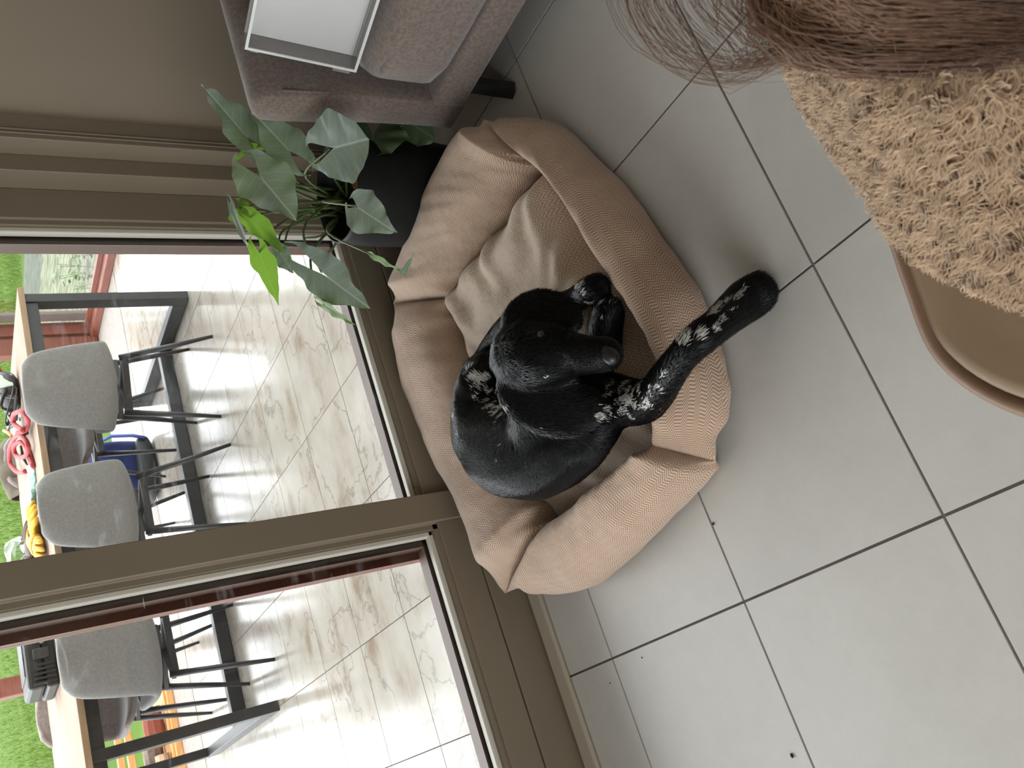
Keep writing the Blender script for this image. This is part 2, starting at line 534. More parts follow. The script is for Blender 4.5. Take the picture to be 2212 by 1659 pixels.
def window(n, x0, x1, rail0, rail1, glass0, stile, label):
    """x0..x1 clear frame; bottom rail between rail0 and rail1, stiles of the given width"""
    root = empty(n, (x0, 1.95, 0)); tag(root, label, kind='structure')
    MB().box(x0, x1, 1.95, 2.01, 0.0, rail0 - 0.002).obj('bottom_board', M['paint'], root, bevel=0.0025)
    MB().box(x0, x1, 1.95, 2.01, rail0 + 0.002, rail1).obj('bottom_rail', M['paint'], root, bevel=0.0025)
    MB().box(x1 - stile, x1, 1.9495, 2.01, rail1, WZ).obj('stile', M['paint'], root, bevel=0.0025)
    if x0 < 0.5:
        MB().box(x0, x0 + 0.05, 1.9495, 2.01, rail1, WZ).obj('stile', M['paint'], root, bevel=0.0025)
        a0 = x0 + 0.05
    else:
        a0 = x0
    a1 = x1 - stile
    MB().box(x0, x1, 1.95, 2.01, WZ - 0.09, WZ).obj('top_rail', M['paint'], root, bevel=0.0025)
    # bead: a darker set-back lip, then the pale glazing bead
    b = MB()
    b.box(a0, a1, 1.958, 1.99, rail1, rail1 + 0.012)
    b.box(a1 - 0.012, a1, 1.958, 1.99, rail1, WZ - 0.09)
    b.box(a0, a0 + 0.012, 1.958, 1.99, rail1, WZ - 0.09)
    b.obj('bead_lip', M['paint'], root)
    p = MB()
    p.box(a0 + 0.012, a1 - 0.012, 1.968, 1.99, rail1 + 0.012, rail1 + 0.026)
    p.box(a1 - 0.026, a1 - 0.012, 1.968, 1.99, rail1 + 0.012, WZ - 0.09)
    p.box(a0 + 0.012, a0 + 0.026, 1.968, 1.99, rail1 + 0.012, WZ - 0.09)
    p.obj('glazing_bead', M['bead'], root, bevel=0.003)
    q = MB()
    q.box(a0, a1, 1.999, 2.04, rail1, glass0)
    q.box(a1 - 0.04, a1, 1.999, 2.04, rail1, WZ - 0.09)
    q.box(a0, a0 + 0.04, 1.999, 2.04, rail1, WZ - 0.09)
    q.obj('outer_frame', M['darkwood'], root)
    MB().box(a0 + 0.004, a1 - 0.004, 1.992, 1.998, rail1 + 0.004, WZ - 0.095).obj('pane', M['pane'], root)
    return root


window('window_1', 0.585, 1.546, 0.12, 0.205, 0.236, 0.088, 'fixed taupe framed window behind the dog bed')
w2 = window('window_2', -1.0, 0.60, 0.105, 0.19, 0.222, 0.056, 'taupe framed glazed panel left of the mullion')
MB().box(0.484, 0.512, 2.04, 2.075, 0.2, WZ - 0.09).obj('outer_stile', M['redwood'], w2)
window('window_3', -2.45, -1.07, 0.105, 0.19, 0.222, 0.056, 'taupe framed glazed panel farther along the same wall')
tag(MB().box(0.546, 0.62, 1.934, 1.9485, 0.1, WZ).obj('trim_3', M['paint'], bevel=0.002), 'taupe mullion board between the two windows', kind='structure')
tag(MB().box(-1.07, -1.0, 1.934, 2.01, 0.0, WZ).obj('trim_4', M['paint'], bevel=0.002), 'taupe post between the farther panels', kind='structure')
# unseen glazed opening, added in the left wall to bring in daylight
w4 = empty('added_window', (-2.65, 0.15, 0.15)); tag(w4, 'unseen glazed opening added in the side wall for daylight', kind='structure')
for y in (LW0, 0.13, 1.54):
    MB().box(-2.68, -2.62, y, y + 0.06, 0.15, WZ).obj('post', M['paint'], w4)
for y0, y1 in ((LW0 + 0.06, 0.13), (0.19, 1.54)):
    MB().box(-2.653, -2.647, y0, y1, 0.15, WZ).obj('pane', M['glass'], w4)
portal('daylight_portal', (-0.45, 2.06, 1.25), (math.radians(90), 0, 0), 4.0, 2.2).rotation_euler = (math.radians(-90), 0, 0)
portal('daylight_portal', (-2.61, (LW0 + 1.6) / 2, 1.25), (0, math.radians(-90), 0), 2.2, 1.6 - LW0)

# ------------------------------------------------------------------ veranda
vf = MB().box(-3.2, 4.25, 2.05, 6.15, ZO - 0.1, ZO - 0.003).obj('veranda_floor', M['grout_out'])
tag(vf, 'polished cream tiles of the veranda outside the window', kind='structure')
OX, OY, TX, TY = 0.9279, 2.8233, 0.4341, 0.4394
vt_me = MB().box(-TX / 2 + 0.0018, TX / 2 - 0.0018, -TY / 2 + 0.0018, TY / 2 - 0.0018, -0.006, 0).mesh('tile')
vt_me.materials.append(M['tile_out'])
for i in range(-6, 8):
    for j in range(-2, 8):
        x0, y0 = OX + i * TX, OY + j * TY
        if x0 < -1.8 or x0 > 4.1: continue
        if y0 > 6.1: continue
        xe, ye, ys = min(x0 + TX, 4.2), min(y0 + TY, 6.14), max(y0, 2.06)
        if ye - ys < 0.02: continue
        if xe - x0 > TX - 0.01 and ye - ys > TY - 0.01:
            o = bpy.data.objects.new('tile', vt_me); col.objects.link(o); o.parent = vf
            o.location = (x0 + TX / 2, y0 + TY / 2, ZO)
        else:
            MB().box(x0 + 0.0018, xe - 0.0018, ys + 0.0018, ye - 0.0018, ZO - 0.006, ZO).obj('tile', M['tile_out'], vf)
tag(MB().box(-3.2, 4.25, 6.158, 7.35, ZO - 0.1, ZO - 0.001).obj('veranda_apron', M['concrete']), 'pinkish concrete strip beyond the veranda tiles', kind='structure')
# unseen roof added to cut the daylight on the veranda tiles
tag(MB().box(-3.2, 4.6, 2.06, 4.2, 2.62, 2.72).obj('shade_roof', pmat('shade_soffit', (0.7, 0.68, 0.64), 0.7)), 'unseen pale soffit added to shade the veranda', kind='structure')

# timber side frame of the veranda: low sill, corner post, pane
vs = empty('veranda_frame', (4.17, 7.2, ZO)); tag(vs, 'red brown timber frame at the side of the veranda', kind='structure')
MB().box(4.13, 4.25, 2.1, 7.2, ZO, ZO + 0.06).obj('sill', M['redwood'], vs, bevel=0.006)
MB().box(4.215, 4.25, 2.1, 7.2, ZO + 0.06, ZO + 0.10).obj('sill_lip', M['redwood'], vs, bevel=0.004)
MB().box(4.236, 4.242, 2.1, 7.13, ZO + 0.10, 2.6).obj('pane', M['thinglass'], vs)
MB().box(4.16, 4.27, 7.13, 7.25, ZO, 2.62).obj('post', M['redwood'], vs, bevel=0.006)
MB().box(4.135, 4.165, 7.16, 7.22, ZO, 2.62).obj('gap_strip', M['darkwood'], vs)  # dark filler painting the shade of the gap between the posts
MB().box(3.985, 4.135, 7.14, 7.24, ZO, 2.62).obj('post', M['redwood'], vs, bevel=0.006)
MB().box(4.275, 4.30, 7.0, 7.12, ZO, 2.62).obj('outer_post', pmat('weathered_post', (0.2, 0.17, 0.15), 0.7), vs)
vp = MB().box(1.345, 1.475, 7.14, 7.26, ZO, 2.62).obj('veranda_post', M['redwood'], bevel=0.008)
tag(vp, 'red brown timber post behind the black toolbox', kind='structure')

# ------------------------------------------------------------------ garden
ZL = -0.16
lawnm = pmat('lawn_green', (0.038, 0.075, 0.008), 0.9, (0.065, 0.11, 0.014), scale=1.3, detail=9, lo=0.3, hi=0.7, spec=0.05)
ln = MB()
ln.grid(lambda a, b: (-30 + 75 * a, 7.3 + 70 * b, ZL - 0.02 + 0.05 * mnoise.noise(Vector((a * 40, b * 40, 0)))), 90, 90)
ln.obj('lawn', lawnm, smooth=True)
tag(bpy.data.objects['lawn'], 'bright green lawn beyond the veranda', kind='structure')
ln2 = MB(); ln2.grid(lambda a, b: (4.2 + 40 * a, -10 + 17.3 * b, ZL - 0.02), 6, 6)
tag(ln2.obj('lawn_side', lawnm), 'lawn beside the veranda', kind='structure')


def strip_quad(name, pts, m, z, th=0.01):
    P = [W(x, y, z=z) for x, y in pts]
    k = len(P)
    v = [(p.x, p.y, z) for p in P] + [(p.x, p.y, z - th) for p in P]
    f = [tuple(range(k)), tuple(range(2 * k - 1, k - 1, -1))] + [(i, i + k, (i + 1) % k + k, (i + 1) % k) for i in range(k)]
    return MB().add(v, f).obj(name, m, fix=True)


pv = MB()
q = [W(100, 380, z=-0.10), W(82, 700, z=-0.10), W(212, 745, z=-0.10), W(290, 380, z=-0.10)]
pave = pmat('straw_coloured_paving', (0.21, 0.195, 0.15), 0.9, (0.075, 0.08, 0.055), scale=7, stretch=(4, 0.5, 1), detail=9, lo=0.42, hi=0.6, spec=0.1)
v = [(p.x, p.y, -0.10) for p in q] + [(p.x, p.y, -0.2) for p in q]
pv.add(v, [(0, 1, 2, 3), (7, 6, 5, 4), (0, 4, 5, 1), (1, 5, 6, 2), (2, 6, 7, 3), (3, 7, 4, 0)])
tag(pv.obj('garden_path', pave, fix=True), 'pale streaked paving outside the veranda', kind='structure')
gv = MB()
q = [W(52, 380, z=-0.10), W(46, 720, z=-0.10), W(82, 720, z=-0.10), W(104, 380, z=-0.10)]
v = [(p.x, p.y, -0.115) for p in q] + [(p.x, p.y, -0.2) for p in q]
gv.add(v, [(0, 1, 2, 3), (7, 6, 5, 4), (0, 4, 5, 1), (1, 5, 6, 2), (2, 6, 7, 3), (3, 7, 4, 0)])
tag(gv.obj('gravel_strip', pmat('grey_gravel', (0.028, 0.026, 0.024), 0.95, (0.085, 0.08, 0.076), scale=14, detail=8, bump=0.6, bscale=30, bdist=0.03), fix=True),
    'dark gravel strip between the paving and the lawn', kind='structure')


def blades(name, N, sampler, h0, h1, w, m, parent=None):
    """N upright grass blades as one mesh"""
    P = np.array([sampler() for _ in range(N)])
    a = rng.uniform(0, 2 * math.pi, N); h = rng.uniform(h0, h1, N)
    dx = np.stack([np.cos(a), np.sin(a), np.zeros(N)], 1) * w
    ln_ = np.stack([rng.normal(0, 0.35, N) * h, rng.normal(0, 0.35, N) * h, h], 1)
    V = np.stack([P - dx, P + dx, P + ln_], 1).reshape(-1, 3)
    me = bpy.data.meshes.new(name)
    me.from_pydata(V.tolist(), [], np.arange(3 * N).reshape(-1, 3).tolist())
    return link(name, me, m, parent)


def lawn_pt():
    while True:
        x, y = random.uniform(-60, 130), random.uniform(430, 1660)
        p = W(x, y, z=ZL)
        if p.y > 7.45 and p.y < 40 and not (p.x > 4.2 and 45 < x and y < 720):
            return (p.x, p.y, ZL - 0.02)


gm = pmat('grass_blade', (0.045, 0.09, 0.008), 0.8, (0.085, 0.12, 0.02), scale=0.6, detail=8, spec=0.05)
tag(blades('grass', 26000, lawn_pt, 0.05, 0.16, 0.006, gm), 'long green grass growing on the lawn', 'grass', kind='stuff')


def weed_pt():
    x, y = random.gauss(200, 26), random.uniform(500, 660)
    p = W(x, y, z=-0.1)
    return (max(p.x, 4.36), p.y, -0.1)


wd = MB()
for _ in range(170):
    p = Vector(weed_pt()) + Vector((0, 0, random.uniform(0.01, 0.22)))
    a = random.uniform(0, 6.28); s = random.uniform(0.02, 0.045); tlt = random.uniform(-0.6, 0.6)
    u = Vector((math.cos(a), math.sin(a), tlt)).normalized(); w_ = u.cross(Vector((0, 0, 1))).normalized()
    wd.add([p - u * s, p + w_ * s * .6, p + u * s, p - w_ * s * .6], [(0, 1, 2, 3)])
for _ in range(30):
    b = Vector(weed_pt())
    wd.tube([b, b + Vector((random.uniform(-.05, .05), random.uniform(-.05, .05), random.uniform(.1, .24)))], 0.003, 4)
tag(wd.obj('garden_weed', pmat('weed_leaf', (0.08, 0.13, 0.04), 0.6, (0.17, 0.22, 0.11), scale=6)), 'small leafy weed growing against the timber sill', 'weed', kind='stuff')
# ------------------------------------------------------------------ veranda table
TB = empty('dining_table', (1.62, 5.03, ZO))
tag(TB, 'pale oak dining table on black steel frames out on the veranda', 'table')
TX0, TX1, TY0, TY1, TZ = 0.36, 2.85, 4.40, 5.80, 0.785
nb = 7
for k in range(nb):
    y0 = TY0 + (TY1 - TY0) * k / nb; y1 = TY0 + (TY1 - TY0) * (k + 1) / nb
    MB().box(TX0, TX1, y0 + 0.0012, y1 - 0.0012, TZ - 0.028, TZ).obj('plank', M['tabletop'] if k else M['tabletop'], TB, bevel=0.002)
MB().box(TX0, TX1, TY0 - 0.004, TY0, TZ - 0.028, TZ - 0.001).obj('front_edge', M['tableedge'], TB)
MB().box(TX0 + 0.02, TX1 - 0.02, TY0 + 0.03, TY0 + 0.06, TZ - 0.088, TZ - 0.029).obj('apron', M['blackmetal'], TB, bevel=0.003)
MB().box(TX0 + 0.02, TX1 - 0.02, TY1 - 0.06, TY1 - 0.03, TZ - 0.088, TZ - 0.029).obj('apron', M['blackmetal'], TB, bevel=0.003)
for xc in (2.80, 0.50):
    fr = MB()
    w = 0.05
    zt = TZ - 0.03
    ya, yb = 4.46, 5.74
    fr.box(xc - w / 2, xc + w / 2, ya - 0.04, ya + 0.04, ZO, zt)
    fr.box(xc - w / 2, xc + w / 2, yb - 0.04, yb + 0.04, ZO, zt)
    fr.box(xc - w / 2, xc + w / 2, ya + 0.04, yb - 0.04, zt - 0.06, zt)
    fr.box(xc - w / 2, xc + w / 2, ya + 0.04, yb - 0.04, ZO + 0.001, ZO + 0.075)
    fr.obj('leg_frame', M['blackmetal'], TB, bevel=0.003)
MB().box(0.525, 2.775, 5.00, 5.06, ZO + 0.003, ZO + 0.072).obj('stretcher', M['blackmetal'], TB, bevel=0.003)


# ------------------------------------------------------------------ shell chairs
def shell_chair(fab):
    root = empty('shell_chair')
    # profile from the seat front to the top of the back: (y, z, half width)
    prof = [(0.24, 0.455, 0.20), (0.20, 0.475, 0.228), (0.08, 0.468, 0.238), (-0.06, 0.462, 0.24), (-0.16, 0.472, 0.238),
            (-0.225, 0.515, 0.232), (-0.255, 0.60, 0.222), (-0.275, 0.70, 0.208), (-0.29, 0.80, 0.19), (-0.298, 0.86, 0.168), (-0.302, 0.905, 0.115)]
    pr_ = spline(prof, 30)
    mb = MB()

    def fn(a, b):
        y, z, hw = pr_[int(round(a * 29))]
        s = (b * 2 - 1)
        rise = 0.045 * abs(s) ** 2.5
        k = a ** 1.2
        return (hw * s * (1 - 0.02 * abs(s)), y + rise * (0.9 * k) * 1.2, z + rise * (1 - k) * 1.1)
    mb.grid(fn, 30, 15)
    o = mb.obj('seat_shell', fab, root, smooth=True, world=False)
    m = o.modifiers.new('solid', 'SOLIDIFY'); m.thickness = 0.032; m.offset = -1
    m = o.modifiers.new('sub', 'SUBSURF'); m.levels = 1; m.render_levels = 1
    # under-frame and legs
    fr = MB()
    fr.bar((-0.15, -0.12, 0.425), (0.15, 0.12, 0.425), 0.03, 0.02); fr.bar((-0.15, 0.12, 0.425), (0.15, -0.12, 0.425), 0.03, 0.02)
    fr.bar((-0.15, -0.13, 0.42), (0.15, -0.13, 0.42), 0.03, 0.03); fr.bar((-0.15, 0.13, 0.42), (0.15, 0.13, 0.42), 0.03, 0.03)
    fr.obj('under_frame', M['blackmetal'], root, world=False)
    for sx in (-1, 1):
        for sy in (-1, 1):
            MB().tube([(sx * 0.14, sy * 0.13, 0.445), (sx * 0.175, sy * 0.19, 0.22), (sx * 0.212, sy * 0.252, 0.0)], [0.0165, 0.014, 0.009], 10).obj('leg', M['blackmetal'], root, smooth=True, world=False)
    return root


brownfab = pmat('brown_grey_chair_cloth', (0.20, 0.165, 0.15), 0.9, (0.15, 0.12, 0.11), scale=60, sheen=0.3)
c0 = shell_chair(M['chairfab'])
near_l = ['grey shell chair turned askew at the end of the veranda table nearest the side sill',
          'grey shell chair between the askew chair and the mullion',
          'grey shell chair seen through the pane on the other side of the mullion']
spots = [((2.27, 4.47, ZO), math.radians(-22)), ((1.60, 4.53, ZO), math.radians(-4)), ((0.905, 4.585, ZO), math.radians(1))]
for k, (p, a) in enumerate(spots):
    o = c0 if k == 0 else copy_tree(c0)
    o.location = p; o.rotation_euler = (0, 0, a)
    tag(o, near_l[k], 'chair', 'grey shell chairs pushed up to the veranda table')
c1 = shell_chair(brownfab)
far_l = ['brown grey shell chair on the garden side with a blue bag hanging by it',
         'brown grey shell chair on the garden side behind the mullion',
         'brown grey shell chair on the garden side beyond the black toolbox']
spots = [((2.44, 5.49, ZO), math.radians(176)), ((1.72, 5.50, ZO), math.radians(182)), ((0.915, 5.49, ZO), math.radians(178))]
for k, (p, a) in enumerate(spots):
    o = c1 if k == 0 else copy_tree(c1)
    o.location = p; o.rotation_euler = (0, 0, a)
    tag(o, far_l[k], 'chair', 'brown grey shell chairs on the garden side')


# ------------------------------------------------------------------ things on and about the veranda table
def crumple(mb, amp, sc, seed=0):
    mb.v = [tuple(Vector(p) + Vector(mnoise.noise_vector((Vector(p) + Vector((seed, seed * 1.7, 0))) * sc)) * amp) for p in mb.v]
    return mb


def ellipsoid(c, rx, ry, rz, nu=12, nv=16, p=1.0, rot=0.0):
    mb = MB()

    def fn(a, b):
        ph = -math.pi / 2 + math.pi * a; th_ = 2 * math.pi * b
        sg = lambda q: math.copysign(abs(q) ** p, q)
        x, y, z = rx * sg(math.cos(ph)) * sg(math.cos(th_)), ry * sg(math.cos(ph)) * sg(math.sin(th_)), rz * sg(math.sin(ph))
        return (c[0] + x * math.cos(rot) - y * math.sin(rot), c[1] + x * math.sin(rot) + y * math.cos(rot), c[2] + z)
    mb.grid(fn, nu, nv, wrap=True)
    return mb


# olive jacket over the far chair's back, blue bag below
jk = MB()


def jfn(a, b):
    s = b * 2 - 1
    u = a * 2 - 1
    x = 2.44 + 0.20 * s * (1 - 0.12 * u * u)
    z = 0.875 - 0.26 * abs(u) ** 1.4 - 0.05 * s * s
    y = 5.79 + 0.055 * math.copysign(min(abs(u) * 2.2, 1), u) + 0.02 * math.sin(7 * s + 2 * u)
    return (x, y, z)


jk.grid(jfn, 17, 17)
crumple(jk, 0.02, 7)
o = jk.obj('jacket', pmat('olive_brown_jacket', (0.14, 0.115, 0.085), 0.95, (0.09, 0.075, 0.055), scale=18), smooth=True, solid=0.012, sub=1)
tag(o, 'olive brown jacket slung over the back of the far chair', 'jacket')
bag = empty('shoulder_bag', (2.45, 6.1, ZO)); tag(bag, 'blue cloth bag with black trim on the ground behind the table', 'bag')
bb = ellipsoid((2.46, 6.12, ZO + 0.22), 0.21, 0.15, 0.22, 12, 18, 0.6); crumple(bb, 0.035, 6)
bbo = bb.obj('bag_body', pmat('navy_blue_cloth', (0.012, 0.022, 0.10), 0.85, (0.018, 0.03, 0.14), scale=12), bag, smooth=True, sub=1)
b2 = ellipsoid((2.42, 6.05, ZO + 0.06), 0.235, 0.17, 0.06, 8, 18, 0.5); crumple(b2, 0.02, 6)
b2.obj('bag_base', pmat('black_nylon', (0.012, 0.012, 0.014), 0.6), bag, smooth=True, sub=1)
MB().tube([(2.62, 5.98, ZO + 0.36), (2.66, 5.95, ZO + 0.25), (2.64, 5.93, ZO + 0.12), (2.60, 5.90, ZO + 0.05)], 0.03, 8, flat=0.3).obj('bag_strap', pmat('blue_webbing', (0.04, 0.065, 0.3), 0.7), bbo, smooth=True)

blk = pmat('black_tool_plastic', (0.015, 0.015, 0.016), 0.4, (0.03, 0.03, 0.032), scale=25)
# tangle of black tool straps at the end of the table
tl = empty('tool_belt', (2.52, 4.98, TZ)); tag(tl, 'tangled black tool belt with a pale label on the table end', 'tool belt')
b3 = ellipsoid((2.56, 5.0, TZ + 0.05), 0.11, 0.10, 0.055, 8, 14, 0.7); crumple(b3, 0.03, 14)
b3.obj('pouch', blk, tl, smooth=True)
for k in range(7):
    a = k * 0.9
    pts = spline([(2.48 + 0.08 * math.cos(a), 4.98 + 0.1 * math.sin(a), TZ + 0.02), (2.44 + 0.12 * math.cos(a + 1), 5.0 + 0.1 * math.sin(a + 1.3), TZ + 0.06 + 0.01 * k),
                  (2.46 + 0.13 * math.cos(a + 2), 4.96 + 0.12 * math.sin(a + 2.4), TZ + 0.05), (2.5 + 0.12 * math.cos(a + 3.1), 4.98 + 0.1 * math.sin(a + 3.4), TZ + 0.02)], 12)
    MB().tube(pts, 0.011, 6, flat=0.4).obj('strap', blk, tl, smooth=True)
MB().box(2.545, 2.615, 4.895, 4.915, TZ + 0.03, TZ + 0.10).obj('label_plate', pmat('pale_green_label', (0.6, 0.68, 0.6), 0.5), tl, bevel=0.004)
MB().lathe([(0.001, 0.11), (0.018, 0.11), (0.018, 0.075), (0.001, 0.075)], (2.67, 4.95, TZ), 12).obj('red_cap', pmat('red_plastic_cap', (0.5, 0.03, 0.03), 0.4), tl, smooth=True)

# red rope lead in loops
rd = empty('rope_lead', (2.15, 4.80, TZ)); tag(rd, 'red rope dog lead lying in loops on the veranda table', 'dog lead')
redm = pmat('red_rope', (0.36, 0.03, 0.035), 0.7, (0.28, 0.02, 0.025), scale=200)
P = [W(72, 1008, z=TZ + 0.012), W(62, 975, z=TZ + 0.012), W(45, 955, z=TZ + 0.03), W(30, 965, z=TZ + 0.05), W(36, 985, z=TZ + 0.04), W(55, 985, z=TZ + 0.03), W(60, 960, z=TZ + 0.03), W(40, 940, z=TZ + 0.045),
     W(22, 965, z=TZ + 0.05), W(22, 1000, z=TZ + 0.045), W(38, 1020, z=TZ + 0.03), W(55, 1018, z=TZ + 0.02)]
MB().tube(spline(P, 70), 0.0125, 8).obj('rope', redm, rd, smooth=True)
P = [W(50, 930, z=TZ + 0.05), W(30, 915, z=TZ + 0.06), W(30, 895, z=TZ + 0.065), W(48, 890, z=TZ + 0.05), W(60, 905, z=TZ + 0.03), W(55, 930, z=TZ + 0.03), W(38, 935, z=TZ + 0.05)]
MB().tube(spline(P, 46), 0.0125, 8).obj('rope', redm, rd, smooth=True)
MB().tube([W(58, 910, z=TZ + 0.03), W(50, 935, z=TZ + 0.03), W(60, 935, z=TZ + 0.02)], [0.012, 0.02, 0.01], 8, flat=0.5).obj('black_clasp', blk, rd, smooth=True)
MB().tube([W(45, 965, z=TZ + 0.03), W(50, 990, z=TZ + 0.02), W(58, 1003, z=TZ + 0.015)], [0.012, 0.02, 0.008], 8, flat=0.5).obj('black_clasp', blk, rd, smooth=True)
MB().lathe([(0.001, 0.006), (0.016, 0.004), (0.017, -0.004), (0.001, -0.006)], W(42, 903, z=TZ + 0.04), 12).obj('steel_ring', pmat('bright_steel', (0.8, 0.8, 0.82), 0.25, metallic=1.0), rd)
MB().tube([W(8, 930, z=TZ + 0.09), W(18, 935, z=TZ + 0.085), W(25, 942, z=TZ + 0.075)], 0.008, 6).obj('orange_tag', pmat('orange_plastic', (0.75, 0.15, 0.03), 0.5), rd)

# teal mesh strip
te = MB()
A = [W(58, 1006, z=TZ + 0.03), W(66, 1060, z=TZ + 0.03), W(68, 1112, z=TZ + 0.03)]
B = [W(74, 1006, z=TZ + 0.004), W(78, 1050, z=TZ + 0.004), W(78, 1112, z=TZ + 0.004)]
ta, tb = spline(A, 20), spline(B, 20)
te.grid(lambda a, b: tuple(Vector(ta[int(round(a * 19))]).lerp(Vector(tb[int(round(a * 19))]), b) + Vector((0, 0, 0.002 * math.sin(a * 30)))), 20, 5)
tag(te.obj('lead_sleeve', pmat('teal_mesh_cloth', (0.22, 0.52, 0.48), 0.6, (0.5, 0.75, 0.72), scale=55, lo=0.45, hi=0.55), smooth=True, solid=0.008), 'teal mesh sleeve lying flat beside the red lead', 'cloth sleeve')


# work gloves: palm plus five fingers
def glove(name, c, rz, m, label, s=1.0):
    mb = ellipsoid((0, 0, 0.03), 0.05 * s, 0.055 * s, 0.026, 8, 14, 0.8)
    g = empty(name, c, rz); tag(g, label, 'glove')
    for k in range(4):
        x = -0.036 * s + 0.024 * s * k
        ln_ = (0.062, 0.075, 0.078, 0.066)[k] * s
        mb.tube(spline([(x, 0.03 * s, 0.032), (x * 1.15, 0.06 * s, 0.045), (x * 1.25, 0.05 * s + ln_, 0.022)], 6), [0.013 * s, 0.0135 * s, 0.013 * s, 0.012 * s, 0.011 * s, 0.006 * s], 8)
    mb.tube(spline([(0.042 * s, -0.02 * s, 0.03), (0.075 * s, 0.0, 0.035), (0.085 * s, 0.035 * s, 0.022)], 6), [0.015 * s, 0.015 * s, 0.014 * s, 0.013 * s, 0.012 * s, 0.006 * s], 8)
    crumple(mb, 0.006, 30)
    mb.obj('hand', m, g, smooth=True, world=False)
    cf = MB(); cf.lathe([(0.046 * s, 0), (0.05 * s, 0.035), (0.053 * s, 0.07)], (0, 0, 0), 16)
    cf.v = [(x, -0.03 * s - z, 0.03 + y * 0.5) for x, y, z in cf.v]
    cf.obj('cuff', m, g, smooth=True, world=False, solid=0.004)
    return g


p = W(78, 1140, z=TZ + 0.02)
glove('work_glove', (p.x, p.y, TZ), math.radians(200), pmat('yellow_glove_leather', (0.72, 0.42, 0.03), 0.6, (0.6, 0.32, 0.02), scale=20), 'yellow work glove next to the teal sleeve', 1.25)
p = W(88, 1183, z=TZ + 0.02)
glove('work_glove', (p.x, p.y, TZ), math.radians(150), pmat('golden_glove_leather', (0.68, 0.38, 0.04), 0.6, (0.55, 0.28, 0.02), scale=20), 'golden work glove lying by the mullion, nearest the table edge', 1.2)
p = W(70, 1185, z=TZ + 0.02)
glove('work_glove', (p.x, p.y, TZ), math.radians(250), pmat('dark_brown_glove_leather', (0.09, 0.05, 0.03), 0.7, (0.05, 0.03, 0.02), scale=20), 'dark brown work glove crumpled behind the golden one', 1.3)
p = W(52, 1190, z=TZ + 0.02)
cb = ellipsoid((p.x - 0.05, min(p.y, 5.6), TZ + 0.06), 0.11, 0.08, 0.06, 9, 14, 0.8); crumple(cb, 0.045, 12)
tag(cb.obj('plastic_bag', glass_mat('clear_crinkled_plastic', (0.9, 0.93, 0.95), 2.2, 0.15), smooth=False), 'clear crinkled plastic bag behind the brown glove', 'bag')

# hard toolbox
tb_ = empty('toolbox', (1.20, 5.06, TZ)); tag(tb_, 'black ribbed hard plastic toolbox lying on the veranda table', 'toolbox')
grb = pmat('charcoal_case_plastic', (0.022, 0.021, 0.021), 0.5, (0.034, 0.033, 0.031), scale=14, spec=0.2)
x0, x1, y0, y1 = 0.93, 1.47, 4.93, 5.30
MB().box(x0, x1, y0, y1, TZ, TZ + 0.055).obj('case_base', grb, tb_, bevel=0.012)
lid = MB().box(x0 + 0.004, x1 - 0.004, y0 + 0.006, y1 - 0.004, TZ + 0.058, TZ + 0.135).obj('case_lid', grb, tb_, bevel=0.018)
for k in range(5):
    x = x0 + 0.02 + 0.022 * k
    MB().box(x, x + 0.011, y0 - 0.006, y0 + 0.02, TZ + 0.008, TZ + 0.11 - 0.006 * k).obj('rib', grb, tb_, bevel=0.003)
for x in (1.07, 1.36):
    MB().box(x, x + 0.05, y0 - 0.014, y0 + 0.02, TZ + 0.03, TZ + 0.10).obj('latch', blk, lid, bevel=0.004)
MB().tube([(1.15, y0 - 0.002, TZ + 0.055), (1.155, y0 - 0.035, TZ + 0.055), (1.325, y0 - 0.035, TZ + 0.055), (1.33, y0 - 0.002, TZ + 0.055)], 0.012, 8).obj('handle', pmat('pale_grip', (0.25, 0.24, 0.23), 0.5), tb_, smooth=True)
MB().box(x0 + 0.08, x1 - 0.05, y0 + 0.06, y1 - 0.04, TZ + 0.133, TZ + 0.141).obj('lid_panel', grb, lid, bevel=0.004)

# wooden crate with firewood by the far edge of the veranda
cr = empty('wooden_crate', (0.75, 7.0, ZO)); tag(cr, 'orange pine crate at the far edge of the veranda', 'crate')
pine = pmat('orange_pine', (0.62, 0.33, 0.12), 0.6, (0.5, 0.24, 0.08), scale=4, stretch=(2, 12, 12))
for z in (ZO + 0.0, ZO + 0.30):
    MB().box(0.30, 1.10, 6.74, 6.775, z, z + 0.045).obj('slat', pine, cr, bevel=0.003)
    MB().box(0.30, 1.10, 7.20, 7.235, z, z + 0.045).obj('slat', pine, cr, bevel=0.003)
for x in (0.31, 1.06):
    for y in (6.776, 7.165):
        MB().box(x, x + 0.035, y, y + 0.035, ZO, ZO + 0.345).obj('post', pine, cr, bevel=0.003)
MB().box(0.30, 1.10, 6.777, 7.2, ZO + 0.046, ZO + 0.06).obj('bottom_board', pine, cr)
logm = pmat('grey_bark', (0.11, 0.085, 0.065), 0.9, (0.2, 0.16, 0.13), scale=18)
endm = pmat('split_log_face', (0.45, 0.33, 0.22), 0.8, (0.3, 0.2, 0.13), scale=22)
lg_lab = ['topmost grey split log in the orange crate', 'reddish split log at the front of the crate', 'small pale log at the bottom of the crate', 'dark log at the back of the crate']
